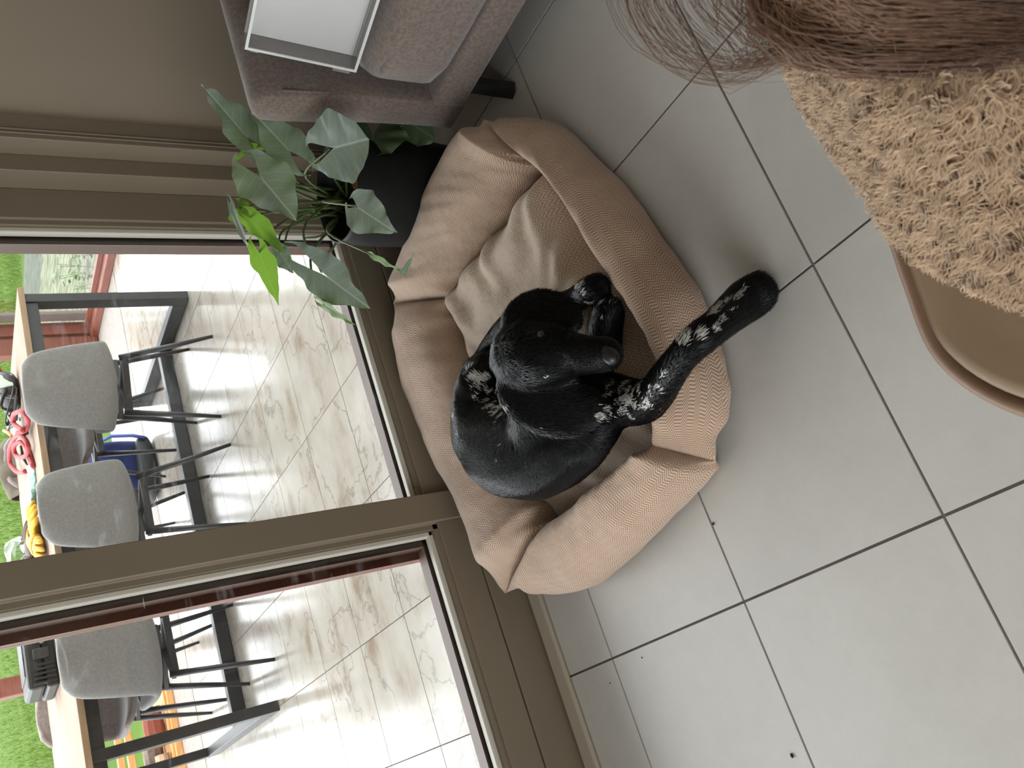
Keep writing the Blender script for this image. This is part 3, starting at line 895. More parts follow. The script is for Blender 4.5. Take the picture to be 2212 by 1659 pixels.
for k, (x, y, z, r_, m2) in enumerate([(0.50, 6.95, ZO + 0.29, 0.062, logm), (0.86, 6.88, ZO + 0.135, 0.065, pmat('red_log', (0.2, 0.05, 0.03), 0.8)), (0.53, 6.86, ZO + 0.115, 0.05, endm), (0.70, 7.06, ZO + 0.135, 0.066, logm)]):
    mb = MB(); mb.cur = 0
    mb.tube([(x - 0.13, y, z), (x, y + 0.01, z), (x + 0.14, y, z)], [r_, r_ * 1.05, r_ * 0.95], 10)
    crumple(mb, 0.012, 9, k)
    tag(mb.obj('log', m2), lg_lab[k], 'log', 'firewood in the crate')

# ------------------------------------------------------------------ sofa
sf = empty('sofa', (1.85, 0.4, 0)); tag(sf, 'taupe cloth sofa standing by the potted plant', 'sofa')


def soft_box(x0, x1, y0, y1, z0, z1, p=0.25, nu=22, nv=22):
    """pillowy box made from a rounded cube sphere"""
    c = Vector(((x0 + x1) / 2, (y0 + y1) / 2, (z0 + z1) / 2)); h = Vector(((x1 - x0) / 2, (y1 - y0) / 2, (z1 - z0) / 2))
    bm = bmesh.new(); bmesh.ops.create_cube(bm, size=2.0)
    bmesh.ops.subdivide_edges(bm, edges=bm.edges, cuts=9, use_grid_fill=True)
    mb = MB()
    for v in bm.verts:
        q = v.co.copy()
        e = 1.0 / p * 2
        s = (abs(q.x) ** e + abs(q.y) ** e + abs(q.z) ** e) ** (1 / e)
        q = q / s * (1 + 0.0)
        mb.v.append((c.x + q.x * h.x, c.y + q.y * h.y, c.z + q.z * h.z))
    mb.f = [tuple(v.index for v in f_.verts) for f_ in bm.faces]; mb.mi = [0] * len(mb.f)
    bm.free()
    return mb


SFX = 1.39
MB().box(SFX, 2.35, -0.75, 1.385, 0.10, 0.185).obj('base_rail', M['sofa'], sf, bevel=0.012, bseg=3)
cu = soft_box(SFX - 0.012, 2.15, 0.36, 1.37, 0.182, 0.382, 0.22)
scush = cu.obj('seat_cushion', M['sofa'], sf, smooth=True)
cu = soft_box(SFX - 0.012, 2.15, -0.72, 0.355, 0.182, 0.382, 0.22)
cu.obj('seat_cushion', M['sofa'], sf, smooth=True)
# seam along the cushion's upper front edge
MB().tube([(SFX - 0.002, 0.42, 0.352), (SFX - 0.004, 0.9, 0.352), (SFX - 0.001, 1.30, 0.350)], 0.0035, 6).obj('cushion_seam', M['sofa'], scush)
# far arm: a slab whose outer front edge flares towards the top
am = MB()


def arm(a, b):
    # a along the cross-section loop (y,z), b along x
    loop = [(1.375, 0.10), (1.372, 0.25), (1.375, 0.40), (1.40, 0.52), (1.425, 0.585), (1.455, 0.60), (1.485, 0.588), (1.492, 0.55), (1.475, 0.42), (1.462, 0.25), (1.46, 0.10)]
    y, z = spline(loop, 41)[int(round(a * 40))]
    return (SFX + 0.012 + 0.95 * b, y, z)


ARML = spline([(1.372, 0.10), (1.372, 0.22), (1.375, 0.36), (1.392, 0.48), (1.402, 0.555), (1.415, 0.588), (1.44, 0.602), (1.47, 0.598), (1.488, 0.575), (1.485, 0.50), (1.468, 0.36), (1.458, 0.22), (1.455, 0.10)], 49)


def armf(a, b):
    y, z = ARML[int(round(a * 48))]
    xb = [0, 0.004, 0.014, 0.03, 0.3, 0.6, 0.95][int(round(b * 6))]
    sh = [0.88, 0.95, 0.985, 1, 1, 1, 1][int(round(b * 6))]
    cy, cz = 1.43, 0.35
    return (SFX + 0.002 + xb, cy + (y - cy) * sh, cz + (z - cz) * (0.5 + 0.5 * sh) if z > 0.11 else z)


am.grid(armf, 49, 7)
nf = len(am.v)
am.f.append(tuple(i * 7 for i in range(49))); am.mi.append(0)
armo = am.obj('armrest', M['sofa'], sf, smooth=True, fix=True)
MB().tube([(SFX + 0.012, y, z) for y, z in spline([(1.398, 0.545), (1.392, 0.47), (1.384, 0.40)], 10)], 0.003, 6).obj('arm_seam', M['sofa'], armo)
am2 = MB().box(SFX, 2.35, -0.87, -0.75, 0.10, 0.60)
am2.obj('armrest', M['sofa'], sf, bevel=0.03, bseg=3)
soft_box(1.60, 2.06, 0.37, 1.365, 0.37, 0.60, 0.3).obj('back_cushion', M['sofa'], sf, smooth=True)
bk = soft_box(2.05, 2.42, -0.75, 1.372, 0.16, 0.72, 0.25)
bk.obj('backrest', M['sofa'], sf, smooth=True)
for y in (1.33, -0.8):
    for x in (SFX + 0.03, 2.3):
        MB().bar((x, y, 0.10), (x - (0.035 if x < 2 else -0.035), y - (0.03 if y > 0 else -0.03), 0.0), 0.026, 0.03, (0, 1, 0)).obj('leg', M['blackmetal'], sf)
MB().box(SFX + 0.04, 2.3, -0.7, 1.33, 0.085, 0.1).obj('under_frame', M['blackmetal'], sf)

# clear acrylic tray standing on the seat, leaning back
tr = empty('acrylic_tray', (1.55, 1.2, 0.42)); tag(tr, 'clear acrylic tray with a white base standing on the sofa seat', 'tray')
P00 = W(768, 143, z=0.392); P10 = W(528, 92, z=0.625)       # bottom and top of the end nearest the arm
vdir = (P10 - P00); up_l = vdir.length; vdir.normalize()
ydir = Vector((0.02, -1, -0.02)); ydir = (ydir - vdir * ydir.dot(vdir)).normalized()
ndir = vdir.cross(ydir).normalized()
if ndir.x > 0: ndir = -ndir
LEN = 0.42


def tray_box(a0, a1, b0, b1, n0, n1):
    v = []
    for n_ in (n0, n1):
        for a_, b_ in ((a0, b0), (a1, b0), (a1, b1), (a0, b1)):
            v.append(P00 + vdir * a_ + ydir * b_ + ndir * n_)
    return MB().add(v, [(0, 3, 2, 1), (4, 5, 6, 7), (0, 1, 5, 4), (1, 2, 6, 5), (2, 3, 7, 6), (3, 0, 4, 7)])


acr = pmat('clear_acrylic', (0.42, 0.41, 0.40), 0.25); acr.node_tree.nodes['Principled BSDF'].inputs['Alpha'].default_value = 0.42
edge = pmat('bright_acrylic_edge', (0.66, 0.66, 0.64), 0.25)
tray_box(0.007, up_l - 0.007, 0.007, LEN - 0.007, -0.030, -0.024).obj('tray_base', pmat('white_tray_panel', (0.60, 0.59, 0.58), 0.35), tr, fix=True)
for (a0, a1, b0, b1) in ((0, 0.006, 0, LEN), (up_l - 0.006, up_l, 0, LEN), (0.006, up_l - 0.006, 0, 0.006), (0.006, up_l - 0.006, LEN - 0.006, LEN)):
    sd_ = tray_box(a0, a1, b0, b1, -0.032, 0.018).obj('tray_side', acr, tr, fix=True)
    tray_box(a0, a1, b0, b1, 0.018, 0.0205).obj('side_edge', edge, sd_, fix=True)
    tray_box(a0, a1, b0, b1, -0.0345, -0.032).obj('side_edge', edge, sd_, fix=True)
tray_box(0.012, 0.05, -0.012, -0.001, -0.03, 0.015).obj('tray_foot', acr, tr, fix=True)
tray_box(up_l - 0.03, up_l - 0.012, -0.01, -0.001, -0.03, 0.012).obj('tray_foot', acr, tr, fix=True)
# ------------------------------------------------------------------ dog bed
bed = empty('dog_bed', (0.75, 1.42, 0)); tag(bed, 'tan herringbone dog bed with four puffy bolsters on the tiles', 'dog bed')


def wz(x, y, z):
    p = W(x, y, z=z); return (p.x, p.y, p.z)


def bolster(outer, inner, hh, seed, tau=0.13):
    """pillow between an outer and an inner edge (lists of photograph points with heights); ends are mitred and pinched"""
    n = 72; sgm = 40
    O = spline([wz(*q) for q in outer], n); I = spline([wz(*q) for q in inner], n)
    mb = MB(); L = [0]
    for i in range(1, n):
        L.append(L[-1] + float(np.linalg.norm((O[i] + I[i]) / 2 - (O[i - 1] + I[i - 1]) / 2)))

    def fn(a, b):
        i = int(round(a * (n - 1)))
        c = (O[i] + I[i]) / 2; hv = (O[i] - I[i]) / 2
        d0 = min(a / tau, (1 - a) / tau, 1.0)
        r_ = math.sqrt(max(0.0, 1 - (1 - d0) ** 2)) * 0.97 + 0.03
        th_ = 2 * math.pi * b; ca, sa = math.cos(th_), math.sin(th_)
        e = 0.8
        # towards the outer tip the pillow is pinched flat earlier than at the inner corner
        k = ca * 0.5 + 0.5
        hz = hh * r_ * (1 - 0.45 * k * (1 - d0))
        hv = hv * (1 - 0.16 * math.sin(math.pi * d0))
        p = c + hv * math.copysign(abs(ca) ** e, ca) + np.array([0, 0, 1.0]) * (hz * math.copysign(abs(sa) ** e, sa))
        fold = 0.010 * mnoise.noise(Vector((L[i] * 6 + seed, ca * 0.8, sa * 0.8))) + 0.008 * mnoise.noise(Vector((L[i] * 26 + seed, ca * 1.2, sa * 1.2))) * (0.45 + 1.0 * (1 - d0))
        nv = hv / (np.linalg.norm(hv) + 1e-6) * ca + np.array([0, 0, 1.0]) * sa
        p = p + nv * fold * r_
        p[2] = max(p[2], 0.003 + 0.0015 * (ca + 1))
        return tuple(p)
    Lo, Li = [0.0], [0.0]
    for i in range(1, n):
        Lo.append(Lo[-1] + float(np.linalg.norm(O[i] - O[i - 1]))); Li.append(Li[-1] + float(np.linalg.norm(I[i] - I[i - 1])))

    def uvf(a, b):
        i = int(round(a * (n - 1))); k = math.cos(2 * math.pi * b) * 0.5 + 0.5
        v_ = k * (Lo[i] - Lo[-1] / 2) + (1 - k) * (Li[i] - Li[-1] / 2)
        d0 = min(a / tau, (1 - a) / tau, 1.0)
        pr_ = 2 * (np.linalg.norm(O[i] - I[i]) + 1.4 * hh * math.sqrt(max(0, 1 - (1 - d0) ** 2)))
        cl = (1 - math.sqrt(max(0, 1 - (1 - d0) ** 2))) * hh * abs(math.sin(2 * math.pi * b)) * 1.1
        v_ += -cl if a < 0.5 else cl
        return ((b - 0.25) * pr_, v_)
    mb.grid(fn, n, sgm, uvs=uvf, wrap=True)
    return mb


FR, FRi = (848, 655, 0.16), (1003, 640, 0.10)
FL, FLi = (1090, 1282, 0.12), (1193, 1128, 0.11)
NR, NRi = (1045, 258, 0.15), (1156, 345, 0.10)
NL, NLi = (1546, 996, 0.035), (1408, 962, 0.13)
bolster([FR, (884, 742, 0.12), (915, 865, 0.11), (962, 985, 0.11), (1022, 1095, 0.11), (1062, 1195, 0.11), FL],
        [FRi, (998, 700, 0.10), (1030, 790, 0.10), (1075, 900, 0.10), (1130, 1005, 0.10), (1172, 1080, 0.10), FLi], 0.088, 1.0).obj('bolster', M['bed'], bed, smooth=True, sub=1)
bolster([FR, (872, 605, 0.12), (908, 530, 0.11), (950, 420, 0.11), (985, 345, 0.11), (1022, 283, 0.12), NR],
        [FRi, (1030, 570, 0.10), (1072, 490, 0.10), (1118, 418, 0.10), (1140, 380, 0.10), (1150, 360, 0.10), NRi], 0.09, 4.0).obj('bolster', M['bed'], bed, smooth=True, sub=1)
bolster([NR, (1100, 254, 0.10), (1190, 262, 0.06), (1262, 326, 0.055), (1338, 412, 0.055), (1422, 535, 0.055), (1500, 655, 0.055), (1548, 800, 0.05), (1556, 900, 0.045), NL],
        [NRi, (1185, 365, 0.095), (1222, 405, 0.095), (1268, 478, 0.095), (1316, 568, 0.095), (1364, 650, 0.095), (1412, 722, 0.095), (1442, 790, 0.10), (1425, 880, 0.12), NLi], 0.056, 8.0, tau=0.1).obj('bolster', M['bed'], bed, smooth=True, sub=1)
bolster([FL, (1165, 1282, 0.08), (1262, 1272, 0.06), (1332, 1224, 0.055), (1400, 1166, 0.055), (1480, 1082, 0.05), (1530, 1022, 0.045), NL],
        [FLi, (1205, 1120, 0.115), (1245, 1092, 0.125), (1285, 1062, 0.13), (1325, 1030, 0.13), (1365, 997, 0.13), (1392, 976, 0.13), NLi], 0.062, 13.0).obj('bolster', M['bed'], bed, smooth=True, sub=1)
lastb = [o for o in bed.children][-1]
# base cushion
CQ = [np.array(wz(*q)[:2]) for q in ((965, 620, 0.08), (1165, 1165, 0.08), (1470, 965, 0.08), (1185, 315, 0.08))]


def cushion(a, b):
    p = (CQ[0] * (1 - a) + CQ[1] * a) * (1 - b) + (CQ[3] * (1 - a) + CQ[2] * a) * b
    e = min(a, 1 - a, b, 1 - b)
    k = 1 - (1 - min(1, e / 0.16)) ** 2
    z = 0.02 + 0.118 * k
    z += 0.022 * mnoise.noise(Vector((p[0] * 5, p[1] * 5, 2.0))) + 0.012 * mnoise.noise(Vector((p[0] * 16, p[1] * 8, 5.0)))
    ang = math.atan2(p[1] - 1.42, p[0] - 0.75)
    z += 0.012 * (1 - min(1, e / 0.3)) * math.sin(ang * 17 + 3 * mnoise.noise(Vector((p[0] * 8, p[1] * 8, 1.0))))
    # the pad dips under the dog
    z -= 0.03 * math.exp(-(((p[0] - 0.62) / 0.25) ** 2 + ((p[1] - 1.42) / 0.22) ** 2))
    return (p[0], p[1], z)


cm = MB(); cm.grid(cushion, 56, 50, uvs=lambda a, b: (a * 0.75, b * 0.6))
cm.obj('base_cushion', M['bedcush'], bed, smooth=True, solid=0.004, sub=1)
bs = MB(); bs.add([(q[0], q[1], 0.002) for q in CQ] + [(q[0], q[1], 0.02) for q in CQ], [(3, 2, 1, 0), (4, 5, 6, 7), (0, 1, 5, 4), (1, 2, 6, 5), (2, 3, 7, 6), (3, 0, 4, 7)])
bs.obj('base_sheet', M['bedcush'], bed)
# pinched corner tab left loose on the floor side
p = W(1545, 996, z=0.035)
MB().add([(p.x, p.y, 0.03), (p.x + 0.05, p.y + 0.03, 0.035), (p.x + 0.03, p.y + 0.06, 0.03), (p.x + 0.045, p.y + 0.04, 0.06), (p.x + 0.055, p.y + 0.03, 0.012)],
         [(0, 1, 3), (0, 3, 2), (0, 2, 4), (0, 4, 1)]).obj('corner_tab', M['bed'], lastb, smooth=True)

# ------------------------------------------------------------------ potted plant
PC = W(725, 410, z=0.352)
pl = empty('potted_plant', (PC.x, PC.y, 0)); tag(pl, 'arrow-leaved plant in a black pot between sofa and window', 'plant')
pt = MB(); R0 = 0.132
pt.lathe([(0.001, 0.0), (R0 * 0.90, 0.0), (R0 * 0.96, 0.02), (R0 * 1.06, 0.15), (R0 * 1.05, 0.26), (R0, 0.34), (R0 * 0.985, 0.35), (R0 * 0.955, 0.35), (R0 * 0.94, 0.338), (R0 * 0.93, 0.25), (0.001, 0.245)], (PC.x, PC.y, 0), 48)
pt.obj('pot', M['pot'], pl, smooth=True)
so = MB(); so.lathe([(R0 * 0.925, 0.26), (R0 * 0.7, 0.27), (0.04, 0.277), (0.001, 0.278)], (PC.x, PC.y, 0), 32)
soil = crumple(so, 0.012, 25).obj('soil', M['soil'], pl, smooth=True)
dl = MB()
for k in range(5):
    c = Vector((PC.x + random.uniform(0.0, 0.07), PC.y + random.uniform(-0.06, 0.0), 0.292 + 0.006 * k))
    a = random.uniform(0, 6); u = Vector((math.cos(a), math.sin(a), 0.3)) * 0.035; v_ = Vector((-math.sin(a), math.cos(a), 0.2)) * 0.018
    dl.add([c - u, c + v_, c + u, c - v_ + Vector((0, 0, .012))], [(0, 1, 2), (0, 2, 3)])
dl.obj('dead_leaf', pmat('dry_leaf', (0.17, 0.06, 0.03), 0.8), soil)


def leaf_mat(name, c1, c2, tr, tcol, rough=0.4):
    m, nt, b = new_mat(name)
    tc = nd(nt, 'ShaderNodeTexCoord'); uv = nd(nt, 'ShaderNodeUVMap')
    n = nd(nt, 'ShaderNodeTexNoise'); n.inputs['Scale'].default_value = 30; n.inputs['Detail'].default_value = 4
    nt.links.new(tc.outputs['Object'], n.inputs['Vector'])
    mx = nd(nt, 'ShaderNodeMix'); mx.data_type = 'RGBA'
    mx.inputs[6].default_value = c4(c1); mx.inputs[7].default_value = c4(c2)
    nt.links.new(n.outputs['Fac'], mx.inputs[0])
    # pale midrib and side veins from UV (u: 0 at the rib, 1 at the margin; v: along the leaf)
    sp = nd(nt, 'ShaderNodeSeparateXYZ'); nt.links.new(uv.outputs[0], sp.inputs[0])
    ab = math_n(nt, 'ABSOLUTE', sp.outputs[0])
    rib = math_n(nt, 'LESS_THAN', ab, 0.035)
    sv = math_n(nt, 'FRACT', math_n(nt, 'MULTIPLY', math_n(nt, 'SUBTRACT', sp.outputs[1], math_n(nt, 'MULTIPLY', ab, 0.28)), 6.0))
    vein = math_n(nt, 'MULTIPLY', math_n(nt, 'LESS_THAN', sv, 0.07), 0.45)
    k = math_n(nt, 'MAXIMUM', rib, vein)
    k = math_n(nt, 'MULTIPLY', k, 0.55)
    m2 = nd(nt, 'ShaderNodeMix'); m2.data_type = 'RGBA'
    m2.inputs[7].default_value = c4([min(1, q * 1.9 + 0.03) for q in c2])
    nt.links.new(k, m2.inputs[0]); nt.links.new(mx.outputs[2], m2.inputs[6])
    nt.links.new(m2.outputs[2], b.inputs['Base Color'])
    b.inputs['Roughness'].default_value = rough
    tl_ = nd(nt, 'ShaderNodeBsdfTranslucent'); tl_.inputs['Color'].default_value = c4(tcol)
    ms = nd(nt, 'ShaderNodeMixShader'); ms.inputs[0].default_value = tr
    out = nt.nodes['Material Output']
    nt.links.new(b.outputs[0], ms.inputs[1]); nt.links.new(tl_.outputs[0], ms.inputs[2]); nt.links.new(ms.outputs[0], out.inputs[0])
    bp = nd(nt, 'ShaderNodeBump'); bp.inputs['Strength'].default_value = 0.3; bp.inputs['Distance'].default_value = 0.003
    nt.links.new(n.outputs['Fac'], bp.inputs['Height']); nt.links.new(bp.outputs[0], b.inputs['Normal'])
    return m


LG = leaf_mat('grey_green_leaf', (0.175, 0.225, 0.185), (0.27, 0.325, 0.28), 0.14, (0.30, 0.48, 0.10))  # greyed base colour stands for sky gloss on front-lit leaves
LB = leaf_mat('backlit_green_leaf', (0.10, 0.20, 0.03), (0.14, 0.25, 0.05), 0.45, (0.30, 0.55, 0.06))  # vivid green stands for daylight coming through backlit leaves
LD = leaf_mat('dark_green_leaf', (0.07, 0.115, 0.06), (0.10, 0.15, 0.075), 0.25, (0.22, 0.38, 0.06))


def leaf(base, tip, wpx, tb, tt, tilt=0.0, m=LG, lobe=0.28, droop=0.02, fold=0.25, rounder=0.0, twist=0.0):
    B = W(base[0], base[1], t=tb); T = W(tip[0], tip[1], t=tt)
    ax = T - B; Ln = ax.length; ax.normalize()
    vw = (Vector(CAMP) - (B + T) / 2).normalized()
    ac = ax.cross(vw).normalized()
    ac = Quaternion(ax, tilt) @ ac
    nrm = ac.cross(ax).normalized()
    Wd = wpx / F_PX * (tb + tt) / 2 / 2
    rows = 17
    mb = MB()
    hw = []
    for i in range(rows):
        s = -lobe + (1 + lobe) * i / (rows - 1)
        if s < 0:
            o_ = math.sqrt(max(0, 1 - (s / (lobe * 1.02)) ** 2)) * 0.55 + 0.33 * (1 + s / lobe)
            inn = min(o_ * 0.7, 0.06 + (-s / lobe) * 0.4)
        else:
            o_ = (1 - s ** (1.5 + rounder)) ** (0.95 - 0.35 * min(rounder, 1)) * (0.88 + 0.22 * math.sin(math.pi * min(1, s * 1.6)))
            inn = 0
        o_ = max(o_, 0.004); hw.append((s, inn, o_))
    nc = 5
    for side in (-1, 1):
        def fn(a, b):
            i = int(round(a * (rows - 1))); s, inn, o_ = hw[i]
            x = inn + (o_ - inn) * b
            wav = (0.16 * math.sin(s * 14 + side * 1.3 + Ln * 90) + 0.08 * math.sin(s * 31 + side)) * b * b
            zz = fold * x * Wd - droop * (max(s, -0.1) ** 2) * 3 * Ln * 0.33 + wav * Wd * 0.8 - 0.15 * Wd * x * x
            a2 = Quaternion(ax, twist * s) @ ac; n2 = a2.cross(ax)
            return tuple(B + ax * (s * Ln) + a2 * (side * x * Wd * (1 + 0.055 * b * math.sin(s * 21 + 2 * side + Ln * 50))) + n2 * zz)

        def uvf(a, b):
            i = int(round(a * (rows - 1))); s, inn, o_ = hw[i]
            return (side * (inn + (o_ - inn) * b), s)
        mb.grid(fn, rows, nc, uvs=uvf)
    o = mb.obj('leaf', m, pl, smooth=True, sub=1)
    return B


RT = W(742, 440, z=0.28)
stem_ends = []
LEAVES = [
    # base, tip, width px, depth base, depth tip, tilt, material, kw
    ((536, 300), (437, 182), 104, 2.12, 2.02, 0.75, LG, dict(lobe=0.42)),
    ((556, 318), (505, 345), 46, 2.20, 2.16, 1.0, LB, dict(lobe=0.2)),
    ((628, 330), (545, 240), 112, 2.08, 2.05, 0.55, LG, dict(lobe=0.55)),
    ((712, 322), (796, 300), 150, 1.98, 1.97, 0.1, LG, dict(lobe=0.62, rounder=1.6, droop=0.03)),
    ((806, 285), (800, 345), 150, 2.2, 2.15, 0.15, LD, dict(lobe=0.8, rounder=1.0)),
    ((880, 262), (940, 300), 90, 2.24, 2.2, 0.3, LD, dict(lobe=0.4, rounder=1.0)),
    ((556, 375), (640, 474), 128, 2.0, 1.96, -0.35, LG, dict(lobe=0.48, rounder=0.4)),
    ((556, 350), (543, 335), 24, 2.03, 2.03, 0.9, LG, dict(lobe=0.5)),
    ((502, 448), (546, 560), 34, 2.02, 1.98, 1.05, LG, dict(lobe=0.3)),
    ((515, 452), (540, 495), 60, 2.06, 2.05, 0.4, LB, dict(lobe=0.5)),
    ((540, 470), (616, 548), 58, 2.0, 1.97, -0.5, LB, dict(lobe=0.3)),
    ((560, 545), (604, 662), 62, 1.99, 1.95, -0.55, LB, dict(lobe=0.33)),
    ((604, 545), (632, 590), 52, 2.06, 2.04, 0.6, LG, dict(lobe=0.5)),
    ((612, 560), (620, 530), 34, 2.08, 2.08, 0.4, LB, dict(lobe=0.3)),
    ((694, 588), (798, 667), 112, 1.93, 1.88, 0.45, LG, dict(lobe=0.8, droop=0.03)),
    ((700, 658), (772, 706), 34, 1.92, 1.88, 1.0, LB, dict(lobe=0.35)),
    ((768, 445), (854, 502), 96, 1.86, 1.82, 0.2, LG, dict(lobe=0.2, rounder=0.3)),
    ((806, 552), (872, 588), 30, 1.87, 1.85, 1.1, LB, dict(lobe=0.2)),
    ((868, 590), (897, 545), 24, 1.85, 1.85, 1.0, LG, dict(lobe=0.2)),
]
for k, (b_, t_, w_, tb, tt, tl_, m_, kw) in enumerate(LEAVES):
    Bp = leaf(b_, t_, w_, tb, tt, tl_, m_, **kw)
    st = RT + Vector((random.uniform(-0.035, 0.035), random.uniform(-0.035, 0.035), 0))
    mid = st.lerp(Bp, 0.5) + Vector((0, 0, 0.055 + 0.02 * random.random()))
    if k == 18: continue
    MB().tube(spline([st, mid, Bp], 12), [0.0042 - 0.0022 * i / 11 for i in range(12)], 6).obj('stem', M['stem'], pl, smooth=True)
for k in range(5):
    st = RT + Vector((random.uniform(-0.04, 0.04), random.uniform(-0.04, 0.04), 0))
    MB().tube(spline([st, st + Vector((-0.02 * k, 0.03, 0.05)), st + Vector((-0.05 - 0.01 * k, 0.02 * (k - 2), 0.11))], 8), 0.003, 6).obj('stem', M['stem'], pl, smooth=True)

# small glass jar on the floor behind the bed corner
jp = W(886, 548, Y=1.80)
jr = MB(); jr.lathe([(0.001, 0.002), (0.03, 0.002), (0.034, 0.01), (0.034, 0.075), (0.03, 0.085), (0.031, 0.1), (0.028, 0.1), (0.027, 0.085), (0.031, 0.073), (0.031, 0.012), (0.001, 0.008)], (1.262, 1.842, 0), 24)
tag(jr.obj('glass_jar', glass_mat('dark_jar_glass', (0.35, 0.4, 0.38), 2.0, 0.02), smooth=True), 'small dark glass jar on the floor behind the corner of the dog bed', 'jar')


# ------------------------------------------------------------------ soft bodies from overlapping balls, re-meshed into one skin
def skin(name, balls, voxel=0.007, smooth=6):
    """balls: list of (centre, radius, squash or None); squash = (normal, factor)"""
    bm0 = bmesh.new(); bmesh.ops.create_icosphere(bm0, subdivisions=2, radius=1.0)
    sv = np.array([v.co[:] for v in bm0.verts]); sfc = np.array([[v.index for v in f_.verts] for f_ in bm0.faces]); bm0.free()
    V = []; Fc = []; b = 0
    for c, r_, sq in balls:
        q = sv * r_
        if sq is not None:
            n_ = np.array(sq[0]) / np.linalg.norm(sq[0])
            q = q - np.outer(q @ n_, n_) * (1 - sq[1])
        V.append(q + np.array(c)); Fc.append(sfc + b); b += len(sv)
    me = bpy.data.meshes.new(name)
    me.from_pydata(np.concatenate(V).tolist(), [], np.concatenate(Fc).tolist())
    o = bpy.data.objects.new(name, me); col.objects.link(o)
    m = o.modifiers.new('remesh', 'REMESH'); m.mode = 'VOXEL'; m.voxel_size = voxel
    m = o.modifiers.new('smooth', 'SMOOTH'); m.factor = 0.5; m.iterations = smooth
    dg = bpy.context.evaluated_depsgraph_get(); dg.update()
    out = bpy.data.meshes.new_from_object(o.evaluated_get(dg))
    bpy.data.objects.remove(o); bpy.data.meshes.remove(me)
    out.polygons.foreach_set('use_smooth', [True] * len(out.polygons))
    out.name = name
    return out


def chain(pts, step=0.3):
    """pts: (vec, r) control list -> dense balls"""
    out = []
    arr = [np.array([*p, r_]) for p, r_ in pts]
    n = max(2, int(sum(np.linalg.norm(arr[i + 1][:3] - arr[i][:3]) for i in range(len(arr) - 1)) / (min(a[3] for a in arr) * step)))
    for q in spline(arr, n):
        out.append((q[:3], q[3], None))
    return out


def sample_surface(me, N):
    nt_ = len(me.loop_triangles) or (me.calc_loop_triangles() or len(me.loop_triangles))
    me.calc_loop_triangles()
    nt_ = len(me.loop_triangles)
    tri = np.zeros(nt_ * 3, np.int32); me.loop_triangles.foreach_get('vertices', tri); tri = tri.reshape(-1, 3)
    co = np.zeros(len(me.vertices) * 3); me.vertices.foreach_get('co', co); co = co.reshape(-1, 3)
    no = np.zeros(len(me.vertices) * 3); me.vertices.foreach_get('normal', no); no = no.reshape(-1, 3)
    a, b, c = co[tri[:, 0]], co[tri[:, 1]], co[tri[:, 2]]
    ar = np.linalg.norm(np.cross(b - a, c - a), axis=1)
    k = rng.choice(nt_, N, p=ar / ar.sum())
    u, v = rng.random(N), rng.random(N)
    fl_ = u + v > 1; u[fl_], v[fl_] = 1 - u[fl_], 1 - v[fl_]
    P = a[k] + (b[k] - a[k]) * u[:, None] + (c[k] - a[k]) * v[:, None]
    n_ = no[tri[k, 0]] * (1 - u - v)[:, None] + no[tri[k, 1]] * u[:, None] + no[tri[k, 2]] * v[:, None]
    n_ /= np.linalg.norm(n_, axis=1)[:, None] + 1e-9
    return P, n_


def fur_mesh(name, P, D, Nn, length, width, bend, colr):
    """ribbons: root P, direction D (unit), normal Nn; per-strand colour"""
    N = len(P)
    s = np.cross(D, Nn); s /= np.linalg.norm(s, axis=1)[:, None] + 1e-9
    w_ = width[:, None] * s
    mid = P + D * (length * 0.5)[:, None] + Nn * (bend * 0.6)[:, None]
    tp = P + D * length[:, None] + Nn * (bend * 0.25)[:, None]
    P0 = P - Nn * 0.002
    V = np.stack([P0 - w_, P0 + w_, mid + w_ * 0.8, mid - w_ * 0.8, tp], 1).reshape(-1, 3)
    me = bpy.data.meshes.new(name)
    base = np.arange(N)[:, None] * 5
    quads = (base + np.array([[0, 1, 2, 3]])); tris = (base + np.array([[3, 2, 4]]))
    me.vertices.add(len(V)); me.vertices.foreach_set('co', V.ravel())
    nl = N * 7
    me.loops.add(nl); me.polygons.add(2 * N)
    lv = np.concatenate([quads, tris], 1).ravel()
    me.loops.foreach_set('vertex_index', lv.astype(np.int32))
    ls = np.zeros(2 * N, np.int32); ls[0::2] = np.arange(N) * 7; ls[1::2] = np.arange(N) * 7 + 4
    me.polygons.foreach_set('loop_start', ls)
    me.update(calc_edges=True)
    at = me.color_attributes.new('fur_colour', 'FLOAT_COLOR', 'POINT')
    cc = np.repeat(np.concatenate([colr, np.ones((N, 1))], 1), 5, axis=0)
    at.data.foreach_set('color', cc.ravel())
    me.polygons.foreach_set('use_smooth', [True] * (2 * N))
    return me


def attr_mat(name, rough, spec=0.5, sheen=0.0):
    m, nt, b = new_mat(name)
    a = nd(nt, 'ShaderNodeAttribute'); a.attribute_name = 'fur_colour'
    nt.links.new(a.outputs['Color'], b.inputs['Base Color'])
    b.inputs['Roughness'].default_value = rough
    b.inputs['Specular IOR Level'].default_value = spec
    if sheen: b.inputs['Sheen Weight'].default_value = sheen
    return m
# ------------------------------------------------------------------ the dog
def g(x, y, z):
    p = W(x, y, z=z); return (p.x, p.y, p.z)


